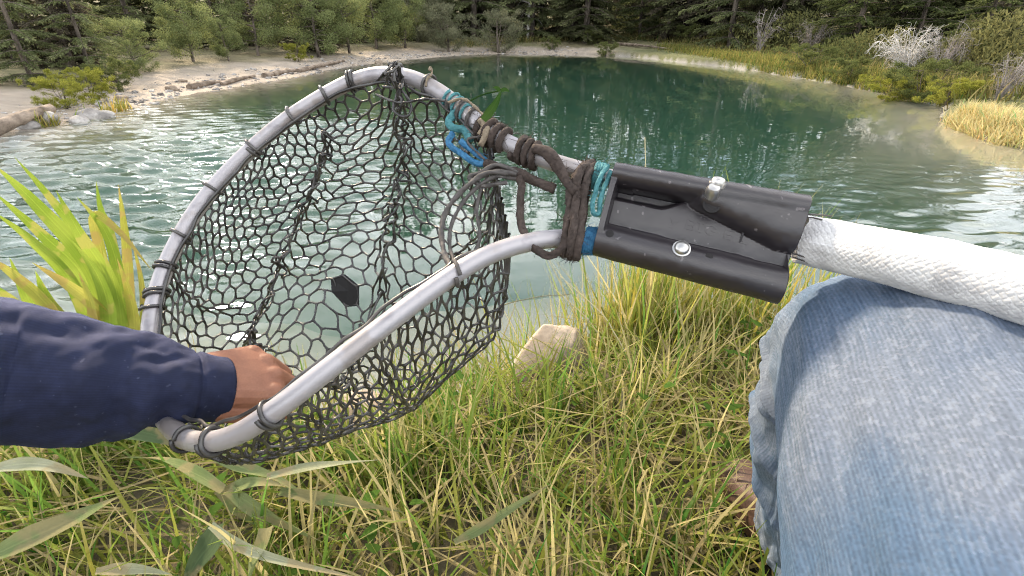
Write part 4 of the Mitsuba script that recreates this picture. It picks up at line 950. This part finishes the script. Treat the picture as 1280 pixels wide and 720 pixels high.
# ropes and twine lashed round the tubes by the yoke
def fuzzy(pts, r, n=10, seed=0, ply_=3, fuzz=0.0):
    """A twisted rope along pts (laid strands)."""
    c = spline(pts, n); q = np.concatenate([[0], np.cumsum(np.linalg.norm(np.diff(c, axis=0), axis=1))])
    m = max(8, int(q[-1] / (r * 0.55))); s = np.linspace(0, q[-1], m); c = np.stack([np.interp(s, q, c[:, k]) for k in range(3)], 1)
    for _ in range(3): c[1:-1] = (c[:-2] + c[2:] + 2 * c[1:-1]) / 4
    v, f = tube(c, r, 14)
    t, u, w = frames(c)
    a = np.arange(14) * 2 * np.pi / 14
    k = 1 + 0.16 * np.cos(ply_ * (a[None] - s[:, None] / (r * 3.2))) + 0.25 * (meshkit.noise(np.stack([np.repeat(s[:, None], 14, 1) / r * 1.4, np.repeat(a[None], m, 0) * 1.5, np.zeros((m, 14)) + seed], -1), seed) - 0.5)
    v[:m * 14] = (c[:, None] + r * k[..., None] * (np.cos(a)[None, :, None] * u[:, None] + np.sin(a)[None, :, None] * w[:, None])).reshape(-1, 3)
    ms = [(v, f)]
    if fuzz:
        r3 = np.random.default_rng(seed + 50)
        for _ in range(int(q[-1] / 0.0011 * fuzz)):
            i = r3.integers(0, m); o = unit(r3.normal(0, 1, 3)); p = c[i] + o * r * 0.8
            ms.append(tube(np.array([p, p + o * 0.003 + r3.normal(0, .001, 3), p + o * 0.005 + r3.normal(0, .003, 3)]), 0.00022, 3, caps=False))
    return cat_meshes(ms)
def coil(q0, q1, turns, r, pad, mat, part, lab=None, fuzz=0.0, seed=0):
    n = int(18 * turns); qq = np.linspace(q0, q1, n); c = hoop_at(qq); a = np.linspace(0, 2 * np.pi * turns, n) + seed
    t = unit(np.gradient(HOOP, axis=0)); tt = unit(np.stack([np.interp(qq, hl, t[:, k]) for k in range(3)], 1))
    u = unit(np.cross(tt, [0.2, 0.4, 0.9])); w = np.cross(tt, u); R = 0.0083 + pad
    obj(NET + '__' + part, fuzzy(c + R * (np.cos(a)[:, None] * u + np.sin(a)[:, None] * w), r, 3, seed, 3, fuzz), mat, smooth=True, label=lab)
UP = lambda *p: hoop_q(p)
coil(hoop_q((0.024, 0.4828, 0.6383)), hoop_q((0.0061, 0.4933, 0.6434)), 3.2, 0.0030, 0.003, 'brown_rope_mat', 'rope', 'brown rope wound round the upper tube', 0.5, 1)
coil(hoop_q((-0.0061, 0.4992, 0.6482)), hoop_q((-0.0314, 0.5204, 0.6609)), 3.6, 0.0032, 0.003, 'brown_rope_mat', 'rope', 'brown rope wound round the upper tube near the hoop shoulder', 0.6, 2)
coil(hoop_q((-0.0283, 0.5196, 0.6595)), hoop_q((-0.0601, 0.5484, 0.678)), 3.0, 0.0017, 0.0022, 'grey_cord_mat', 'cord', None, 0.2, 3)
coil(hoop_q((-0.0414, 0.5313, 0.6667)), hoop_q((-0.0653, 0.552, 0.6807)), 5.0, 0.0014, 0.0012, 'teal_twine_mat', 'twine', 'teal twine wound under the cords', 0.0, 4)
obj(NET + '__twine', fuzzy([(-0.0584, 0.5188, 0.6535), (-0.0629, 0.5124, 0.6455), (-0.0563, 0.5065, 0.6406), (-0.045, 0.4999, 0.6343), (-0.0309, 0.4933, 0.6282), (-0.0262, 0.4954, 0.6323), (-0.0388, 0.5027, 0.6399), (-0.05, 0.5101, 0.6475)], 0.0030, 10, 5, 3, 0.3), 'blue_twine_mat', smooth=True, label='bright blue twine hanging inside the hoop shoulder')
obj(NET + '__twine', fuzzy([(-0.0576, 0.5356, 0.6706), (-0.0635, 0.527, 0.6628), (-0.0584, 0.521, 0.6577), (-0.0473, 0.5202, 0.6563), (-0.0406, 0.5101, 0.6475)], 0.0036, 10, 6, 3, 0.3), 'teal_twine_mat', smooth=True, label='teal twine bunched on the hoop shoulder')
obj(NET + '__twine', fuzzy([(-0.0306, 0.509, 0.6672), (-0.0244, 0.5034, 0.6608), (-0.0259, 0.4982, 0.6529), (-0.0304, 0.4947, 0.6461)], 0.0032, 10, 7, 2, 0.2), 'tan_twine_mat', smooth=True, label='tan knot end beside the blue twine')
# rope that joins both tubes by the yoke, in front and behind
for off, sd in ((0, 11), (9, 12), (-8, 13)):
    x0 = 718 + off
    obj(NET + '__rope', fuzzy([(np.array(p)) for p in [[(0.0747, 0.4783, 0.6341), (0.0593, 0.4487, 0.6335), (0.0559, 0.4322, 0.6125), (0.052, 0.4109, 0.591), (0.0501, 0.4085, 0.5711), (0.0572, 0.4446, 0.5603), (0.0661, 0.4757, 0.5987), (0.0744, 0.4856, 0.6308)],
                                                        [(0.0759, 0.4753, 0.6326), (0.0657, 0.4461, 0.6285), (0.0615, 0.429, 0.6063), (0.0575, 0.4078, 0.5849), (0.0559, 0.4091, 0.5679), (0.0635, 0.4485, 0.5635), (0.0704, 0.4738, 0.5993), (0.0775, 0.4839, 0.6275)],
                                                        [(0.0675, 0.48, 0.633), (0.0526, 0.4458, 0.6214), (0.0506, 0.4312, 0.6041), (0.0471, 0.4169, 0.5916), (0.0447, 0.411, 0.5716), (0.0512, 0.4459, 0.563), (0.0597, 0.4738, 0.5993), (0.0668, 0.4832, 0.6261)]][(0, 9, -8).index(off)]], 0.0036, 8, sd, 3, 0.7), 'brown_rope_mat', smooth=True)
obj(NET + '__rope', fuzzy([(0.0205, 0.4741, 0.6476), (0.0318, 0.4666, 0.6463), (0.0429, 0.4554, 0.6333), (0.0508, 0.4429, 0.6222), (0.0573, 0.4354, 0.6187)], 0.0052, 8, 14, 2, 0.7), 'brown_rope_mat', smooth=True, label='thick brown rope slanting from the upper tube to the yoke lashing')
obj(NET + '__rope', fuzzy([(0.0045, 0.4746, 0.6268), (0.0088, 0.4605, 0.6172), (0.0072, 0.4427, 0.6002), (0.0099, 0.424, 0.5859), (0.0195, 0.412, 0.5757), (0.0304, 0.4051, 0.5711), (0.04, 0.4061, 0.5752), (0.0483, 0.4102, 0.5809)], 0.0034, 8, 15, 3, 0.6), 'brown_rope_mat', smooth=True, label='brown rope loop hanging under the lower tube')
obj(NET + '__rope', fuzzy([(-0.0258, 0.485, 0.6318), (-0.0136, 0.4799, 0.6285), (0, 0.4746, 0.6268), (0.0133, 0.4676, 0.6242), (0.0263, 0.4592, 0.619), (0.0395, 0.4572, 0.6151)], 0.0042, 8, 16, 3, 0.7), 'brown_rope_mat', smooth=True)
for p, r, sd in [([(0.0044, 0.4672, 0.6258), (-0.0222, 0.4699, 0.6266), (-0.0461, 0.4644, 0.6115), (-0.0625, 0.4541, 0.5917), (-0.0641, 0.4345, 0.5756), (-0.0558, 0.4062, 0.5645), (-0.045, 0.3807, 0.5631)], 0.0024, 21),
                 ([(0.0074, 0.4672, 0.6213), (-0.0178, 0.4698, 0.6221), (-0.0403, 0.4642, 0.6069), (-0.055, 0.4514, 0.5864), (-0.0568, 0.4318, 0.5705), (-0.0488, 0.4049, 0.5621), (-0.0403, 0.3879, 0.564)], 0.0018, 22),
                 ([(0.0059, 0.4699, 0.6266), (-0.0134, 0.4753, 0.6326), (-0.0299, 0.4739, 0.6255), (-0.0405, 0.4738, 0.621), (-0.0269, 0.4684, 0.6149), (-0.0044, 0.4658, 0.6187)], 0.002, 23),
                 ([(-0.0285, 0.4703, 0.6143), (-0.033, 0.46, 0.5944), (-0.0297, 0.4436, 0.5736), (-0.0338, 0.4118, 0.5666), (-0.0336, 0.3895, 0.567)], 0.0016, 24)]:
    obj(NET + '__cord', fuzzy(p, r, 10, sd, 2, 0.1), 'grey_cord_mat', smooth=True)
# twine next to the yoke
def wrap_at(pts_c, turns, R, r, mat, lab, sd):
    a = np.linspace(0, 2 * np.pi * turns, int(20 * turns)); q = a / a[-1]
    c = (1 - q)[:, None] * np.array(pts_c[0]) + q[:, None] * np.array(pts_c[1])
    obj(NET + '__twine', fuzzy(c + R * (np.cos(a)[:, None] * ev + np.sin(a)[:, None] * en), r, 3, sd, 3, 0.25), mat, smooth=True, label=lab)
wrap_at(((0.0767, 0.4666, 0.6245), (0.0852, 0.4639, 0.6237)), 4.0, 0.0112, 0.0017, 'teal_twine_mat', 'teal twine wound round the upper tube at the yoke', 31)
wrap_at(((0.0666, 0.4307, 0.5748), (0.0752, 0.4304, 0.5742)), 4.5, 0.0115, 0.0018, 'blue_twine_mat', 'blue twine wound round the lower tube at the yoke', 32)
obj(NET + '__twine', fuzzy([(0.0853, 0.4537, 0.6365), (0.0767, 0.4402, 0.6301), (0.0725, 0.4338, 0.6178), (0.0694, 0.4255, 0.606), (0.0753, 0.4255, 0.6017), (0.078, 0.4332, 0.6165), (0.0876, 0.4487, 0.6335)], 0.002, 8, 33, 3, 0.3), 'teal_twine_mat', smooth=True, label='teal twine strands between the two tubes')
# loose string ends on the hoop
for p, r, mt in [([(-0.0878, 0.5559, 0.6925), (-0.0861, 0.5596, 0.6997), (-0.0813, 0.5619, 0.704), (-0.0829, 0.5649, 0.7098), (-0.0834, 0.5612, 0.7071)], 0.0011, 'tan_twine_mat'),
                 ([(-0.0631, 0.5326, 0.6801), (-0.0469, 0.5288, 0.6836), (-0.0309, 0.5178, 0.6733), (-0.026, 0.509, 0.6672), (-0.032, 0.4996, 0.6556)], 0.0013, 'tan_twine_mat'),
                 ([(-0.1408, 0.5628, 0.684), (-0.1154, 0.5484, 0.678), (-0.0877, 0.5393, 0.6823), (-0.0663, 0.5333, 0.6815)], 0.0013, 'net_cord_mat'),
                 ([(-0.1342, 0.5666, 0.6914), (-0.1148, 0.5597, 0.689), (-0.1028, 0.549, 0.6749), (-0.1072, 0.5417, 0.6651), (-0.1207, 0.5468, 0.6705), (-0.1179, 0.5564, 0.6848)], 0.0014, 'net_cord_mat'),
                 ([(-0.026, 0.4914, 0.6333), (-0.0433, 0.505, 0.6485), (-0.0306, 0.502, 0.6537), (-0.0213, 0.5041, 0.6622)], 0.0012, 'grey_cord_mat')]:
    obj(NET + '__cord', fuzzy(p, r, 8, 40 + int(r * 1e5), 2), mt, smooth=True)
leafmat('pod_mat', leaf_tex((0.025, 0.065, 0.015), (0.05, 0.10, 0.025), (0.1, 0.12, 0.05), 0.1), 0.5)
tag('leaf_sprig', 'small green leaf sprig sticking up from the cords on the hoop shoulder', 'leaf')
v, f, uv = leaf_ribbon([(-0.0273, 0.5038, 0.6681), (-0.0211, 0.5052, 0.6751), (-0.015, 0.5073, 0.6834), (-0.0097, 0.5114, 0.6936)], 0.009, nrm(EYE - np.array((-0.0211, 0.5052, 0.6751))), 0.3, 0.7, 8)
obj('leaf_sprig__leaf', (v, f), 'pod_mat', smooth=True, uv=uv)
obj('leaf_sprig__stem', tube(spline([(-0.0135, 0.5111, 0.6929), (-0.0273, 0.515, 0.6896), (-0.0398, 0.5175, 0.6836)], 6), 0.0007, 5), 'pod_mat', smooth=True)
for p in ([(-0.0112, 0.5111, 0.6929), (-0.0142, 0.5114, 0.6957), (-0.018, 0.5117, 0.6963)], [(-0.0105, 0.5114, 0.6936), (-0.006, 0.5107, 0.6944), (-0.0022, 0.5096, 0.6924)]):
    v, f, uv = leaf_ribbon(p, 0.004, nrm(EYE - np.array((-0.0211, 0.5052, 0.6751))), 0.2, 0.7, 5)
    obj('leaf_sprig__leaf', (v, f), 'pod_mat', smooth=True, uv=uv)
#NEXT
# ---------------------------------------------------------------- the angler: left arm and hand, bent right leg
PERSON = 'person'
tag(PERSON, 'kneeling person in navy sleeve and faded jeans, one fist closed inside the net', 'person')
def hull_chain(pts):
    """Tapered limb: hulls of the spheres (point, radius) one after another."""
    out = []
    for (a, ra), (b, rb) in zip(pts[:-1], pts[1:]):
        out.append(m3.Manifold.batch_hull([m3.Manifold.sphere(ra, 20).translate(list(map(float, a))), m3.Manifold.sphere(rb, 20).translate(list(map(float, b)))]))
    return m3.Manifold.batch_boolean(out, m3.OpType.Add) if len(out) > 1 else out[0]
wrist, kn = np.array((-0.2906, 0.378, 0.4536)), np.array((-0.2625, 0.4044, 0.4436))
hf = nrm(kn - wrist)
hn = nrm(np.array([0.10, -0.45, 0.9])); hn = nrm(hn - hf * (hn @ hf))
hx = nrm(np.cross(hn, hf))                       # towards the little finger
if hx @ (np.array((-0.2616, 0.4484, 0.4416)) - np.array((-0.2422, 0.3864, 0.4089))) < 0: hx = -hx
K = wrist + hf * 0.060
bones = [hull_chain([(wrist - hf * 0.040, 0.0195), (wrist - hf * 0.02, 0.0198), (wrist, 0.0205)])]
knuck = [K + hx * o + hf * g + hn * (0.004 - h_) for o, g, h_ in ((-0.027, 0.000, 0.001), (-0.009, 0.005, 0.0), (0.009, 0.003, 0.001), (0.026, -0.004, 0.004))]
palm = [m3.Manifold.sphere(0.0115, 20).translate((p - hn * 0.006).tolist()) for p in knuck]
palm += [m3.Manifold.sphere(0.019, 20).translate((wrist + hx * s_ * 0.011).tolist()) for s_ in (-1, 1)]
palm += [m3.Manifold.sphere(0.012, 20).translate((wrist + hf * 0.03 - hn * 0.014 + hx * s_ * 0.022).tolist()) for s_ in (-1, 1)]
bones.append(m3.Manifold.batch_hull(palm))
for i, p in enumerate(knuck):
    L = (0.94, 1.0, 0.95, 0.8)[i]; cur = (0.0, 0.08, 0.05, -0.05)[i]
    a = p + L * 0.036 * nrm(hf * (0.62 + cur) - hn * 0.80)
    b = a + L * 0.024 * nrm(-hf * (0.75 - cur) - hn * 0.66)
    c = b + L * 0.018 * nrm(-hf * 0.9 + hn * 0.45)
    r = (0.0098, 0.0100, 0.0095, 0.0085)[i]
    bones.append(hull_chain([(p - hn * 0.002, r * 1.12), (a, r * 1.0), (b, r * 0.92), (c, r * 0.82)]))
tb = wrist + hf * 0.018 - hx * 0.024 - hn * 0.010
t1 = tb + hf * 0.030 - hx * 0.010 - hn * 0.008; t2 = t1 + hf * 0.026 + hx * 0.004 - hn * 0.014; t3 = t2 + hf * 0.012 + hx * 0.014 - hn * 0.010
bones.append(hull_chain([(tb, 0.0140), (t1, 0.0112), (t2, 0.0100), (t3, 0.0082)]))
arm = m3.Manifold.batch_boolean(bones, m3.OpType.Add).refine_to_length(0.0032)
av, af = vf(arm)
am = trimesh.Trimesh(av, af, process=True); trimesh.smoothing.filter_taubin(am, 0.5, 0.53, 8)
av, af = np.array(am.vertices), np.array(am.faces)
av = av + np.array(am.vertex_normals) * ((meshkit.fbm(av * 160, 3, 3) - 0.5) * 0.0011)[:, None]
def skin_tex(p, n, uv):
    g = fbm(p.x * 55, p.y * 55, p.z * 55, 3); m = noise(p.x * 900, p.y * 900, p.z * 900)
    return mix((0.24, 0.10, 0.062), (0.34, 0.16, 0.10), g) * (0.9 + 0.2 * m)
pr('skin_mat', proc(skin_tex), 0.55, specular=0.4)
obj(PERSON + '__arm', (av, af), 'skin_mat', smooth=True, label='tanned left fist closed on the mesh')

def sweep(axis, radii, ns=150, disp=None, squash=None):
    """A cloth tube along the axis; disp(s, a) moves it out along its normal. Returns vertices, faces, uv."""
    c = np.asarray(axis); q = np.concatenate([[0], np.cumsum(np.linalg.norm(np.diff(c, axis=0), axis=1))])
    t, u, w = frames(c); a = np.arange(ns) * 2 * np.pi / ns
    S, A = np.meshgrid(q, a, indexing='ij')
    R = np.asarray(radii)[:, None] + (disp(S, A) if disp else 0)
    sq = 1.0 if squash is None else np.asarray(squash)[:, None, None]
    v = c[:, None] + R[..., None] * (np.cos(A)[..., None] * u[:, None] + sq * np.sin(A)[..., None] * w[:, None])
    uv = np.stack([S, A / (2 * np.pi)], -1)
    return v.reshape(-1, 3), grid_faces(len(c), ns, wrap=True), uv.reshape(-1, 2)

# sleeve
ax_ = spline([(-0.23, -0.10, 0.86, .066), (-0.33, 0.02, 0.72, .064), (-0.4345, 0.2728, 0.5484, 0.06), (-0.4047, 0.2831, 0.5355, 0.055), (-0.382, 0.3078, 0.5138, 0.05), (-0.3508, 0.3308, 0.493, 0.0448), (-0.3164, 0.3554, 0.4687, 0.0395), (-0.294, 0.3731, 0.4528, 0.0335), (-0.2835, 0.3827, 0.4452, 0.03), (-0.2768, 0.389, 0.4401, 0.0292)], 26)
qs = np.concatenate([[0], np.cumsum(np.linalg.norm(np.diff(ax_[:, :3], axis=0), axis=1))])
def sleeve_disp(S, A):
    e = qs[-1] - S
    x, y = np.cos(A), np.sin(A)
    p = np.stack([S * 16 + 0.25 * x, x * 0.9, y * 0.9], -1)
    d = (meshkit.fbm(p, 3, 7) - 0.5) * 0.028 * step(0.0, 0.08, e)
    d += (meshkit.fbm(np.stack([S * 38 + 1.3 * x, x * 1.3 + 4, y * 1.3], -1), 3, 9) - 0.5) * 0.015 * step(0.0, 0.05, e)
    ph = e * 190 + 1.6 * np.sin(A + 0.7)
    d += 0.0040 * np.sin(ph) * np.exp(-((e - 0.055) / 0.035)**2) * (0.5 + 0.5 * np.cos(A * 1.0 - 1.0))
    d += 0.0008 * step(0.027, 0.024, e) - 0.0030 * np.exp(-((e - 0.026) / 0.0022)**2)       # cuff band and its seam
    return d
sv_, sf_, suv = sweep(ax_[:, :3], ax_[:, 3], 150, sleeve_disp)
# turn the cuff's edge inwards
nse = 150; last = sv_[-nse:]; cen_ = last.mean(0); t_end = nrm(ax_[-1, :3] - ax_[-3, :3])
rings_ = [cen_ + (last - cen_) * k - t_end * d for k, d in ((0.97, -0.0015), (0.92, -0.0005), (0.90, 0.010), (0.89, 0.03))]
base_ = len(sv_) - nse
sv_ = np.vstack([sv_] + rings_); extra = grid_faces(5, nse, wrap=True) + base_
sf_ = np.vstack([sf_, extra]); suv = np.vstack([suv] + [suv[-nse:]] * 4)
def navy_tex(p, n, uv):
    rib = 0.5 + 0.5 * dr.sin(uv.y * 6.2832 * 150.0)
    g = fbm(p.x * 130, p.y * 130, p.z * 130, 3)
    m = noise(uv.x * 1500, uv.y * 900, 0.0)
    lint = smoothstep(0.80, 0.86, fbm(p.x * 260, p.y * 260, p.z * 260, 2))
    return mix(mix((0.004, 0.007, 0.026), (0.010, 0.016, 0.054), g) * (0.75 + 0.25 * rib + 0.25 * m), (0.14, 0.16, 0.24), 0.2 * lint)
pr('navy_mat', proc(navy_tex), 0.85, sheen=0.6, sheen_tint=0.5)
obj(PERSON + '__sleeve', (sv_, sf_), 'navy_mat', smooth=True, uv=suv, label='navy blue long sleeve with a snug cuff')

# jeans: hip, knee, ankle
jx = spline([(0.16, -0.16, 0.34, .108), (0.200, -0.02, 0.385, .108), (0.255, 0.12, 0.435, .105), (0.302, 0.25, 0.470, .103), (0.335, 0.345, 0.482, .103), (0.362, 0.404, 0.435, .101), (0.372, 0.425, 0.36, .094), (0.382, 0.432, 0.27, .085), (0.395, 0.436, 0.19, .076), (0.408, 0.438, 0.125, .074)], 30)
jq = np.concatenate([[0], np.cumsum(np.linalg.norm(np.diff(jx[:, :3], axis=0), axis=1))])
KN = jq[5 * 30 - 10]
tj, uj, wj = frames(jx[:, :3])
def jean_disp(S, A):
    x, y = np.cos(A), np.sin(A)
    k = S - KN
    d = (meshkit.fbm(np.stack([S * 7 + 0.6 * y, x * 1.1, y * 1.1], -1), 3, 21) - 0.5) * 0.030
    d += (meshkit.fbm(np.stack([S * 22 + 2.0 * x, x * 1.5 + 7, y * 1.5], -1), 3, 22) - 0.5) * 0.014 * step(-0.10, 0.05, k)
    d += (meshkit.fbm(np.stack([S * 5, x * 3.0, y * 3.0 + 5], -1), 3, 24) - 0.5) * 0.012
    # creases running out of the hollow of the knee
    for m, sl, w, h in ((0.02, 0.030, 0.008, 0.011), (0.075, -0.02, 0.009, 0.014), (0.14, 0.035, 0.010, 0.012), (0.20, -0.03, 0.010, 0.010)):
        d += h * np.exp(-((k - m - sl * np.sin(A * 2 + m * 40)) / w)**2) * (0.35 + 0.65 * meshkit.noise(np.stack([A * 1.3, A * 0 + m * 50, A * 0], -1), 5))
    seam = ((A - 2.0 + np.pi) % (2 * np.pi)) - np.pi
    d += 0.0016 * np.exp(-(seam / 0.05)**2) - 0.0014 * np.exp(-((seam - 0.075) / 0.012)**2)
    d += 0.0025 * step(jq[-1] - 0.018, jq[-1] - 0.014, S)
    return d
jv, jf, juv = sweep(jx[:, :3], jx[:, 3], 200, jean_disp)
def denim_tex(p, n, uv):
    s, a = uv.x, uv.y
    wv = 0.5 + 0.5 * dr.sin(6.2832 * (a * 230 + s * 40 + 1.2 * noise(s * 30, a * 40, 1.0)))
    slub = noise(s * 26, a * 420, 2.0)
    weft = noise(s * 700, a * 460, 5.0)
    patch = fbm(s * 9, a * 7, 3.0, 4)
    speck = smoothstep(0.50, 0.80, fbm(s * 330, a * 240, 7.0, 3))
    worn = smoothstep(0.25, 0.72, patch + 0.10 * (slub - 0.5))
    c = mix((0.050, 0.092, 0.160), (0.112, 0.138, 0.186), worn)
    return c * (0.70 + 0.20 * wv + 0.20 * slub + 0.30 * weft) + mi.Color3f(0.07, 0.073, 0.075) * speck * (0.2 + 0.4 * worn)
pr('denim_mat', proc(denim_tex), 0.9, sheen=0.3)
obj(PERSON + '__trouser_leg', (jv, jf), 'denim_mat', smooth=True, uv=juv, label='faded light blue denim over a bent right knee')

# boot
foot_h = ground_at(0.44, 0.5)
def boot_mesh():
    sec = []
    for y_, w_, h_, z0 in [(-0.13, .030, .075, 0), (-0.115, .036, .10, 0), (-0.08, .041, .16, 0), (-0.03, .044, .17, 0), (0.0, .045, .13, 0), (0.05, .047, .095, 0), (0.10, .049, .075, .0), (0.14, .045, .06, .002), (0.165, .034, .05, .006), (0.178, .018, .036, .012)]:
        a = np.linspace(0, 2 * np.pi, 28, endpoint=False); ca, sa = np.cos(a), np.sin(a)
        k = 3.2; rr = (np.abs(ca)**k + np.abs(sa)**k)**(-1 / k)
        sec.append(np.stack([ca * rr * w_ * (1 - 0.25 * (sa * rr > 0) * np.abs(sa)), 0 * a + y_, z0 + (sa * rr + 1) / 2 * h_], 1))
    v = np.array(sec); f = grid_faces(len(sec), 28, wrap=True)
    v = np.vstack([v.reshape(-1, 3), v[0].mean(0)[None], v[-1].mean(0)[None]]); j = np.arange(28); k = (j + 1) % 28
    return v, np.vstack([f, np.stack([k, j, j * 0 + len(v) - 2], 1), np.stack([(len(sec) - 1) * 28 + j, (len(sec) - 1) * 28 + k, j * 0 + len(v) - 1], 1)])
bm = trimesh.Trimesh(*boot_mesh(), process=False).subdivide().subdivide()
bv, bf = np.array(bm.vertices), np.array(bm.faces)
def leather(p, n, uv):
    return mix((0.035, 0.018, 0.014), (0.10, 0.055, 0.04), fbm(p.x * 50, p.y * 50, p.z * 50, 4))
pr('boot_mat', proc(leather), 0.6); pr('sole_mat', (0.02, 0.018, 0.016), 0.8)
R_b = place((bv, bf), (0.412, 0.475, foot_h + 0.02), 8)
obj(PERSON + '__boot', R_b, 'boot_mat', smooth=40, label='dark brown leather boot in the grass')
sole = shp = trimesh.creation.extrude_polygon(__import__('shapely').geometry.Polygon([(.040 * math.cos(t) * (1.15 if math.sin(t) > 0 else 1), 0.02 + 0.165 * math.sin(t)) for t in np.linspace(0, 2 * math.pi, 40, endpoint=False)]).buffer(0.006), 0.028)
obj(PERSON + '__boot__sole', place(vf(sole), (0.412, 0.475, foot_h - 0.004), 8), 'sole_mat', smooth=40)
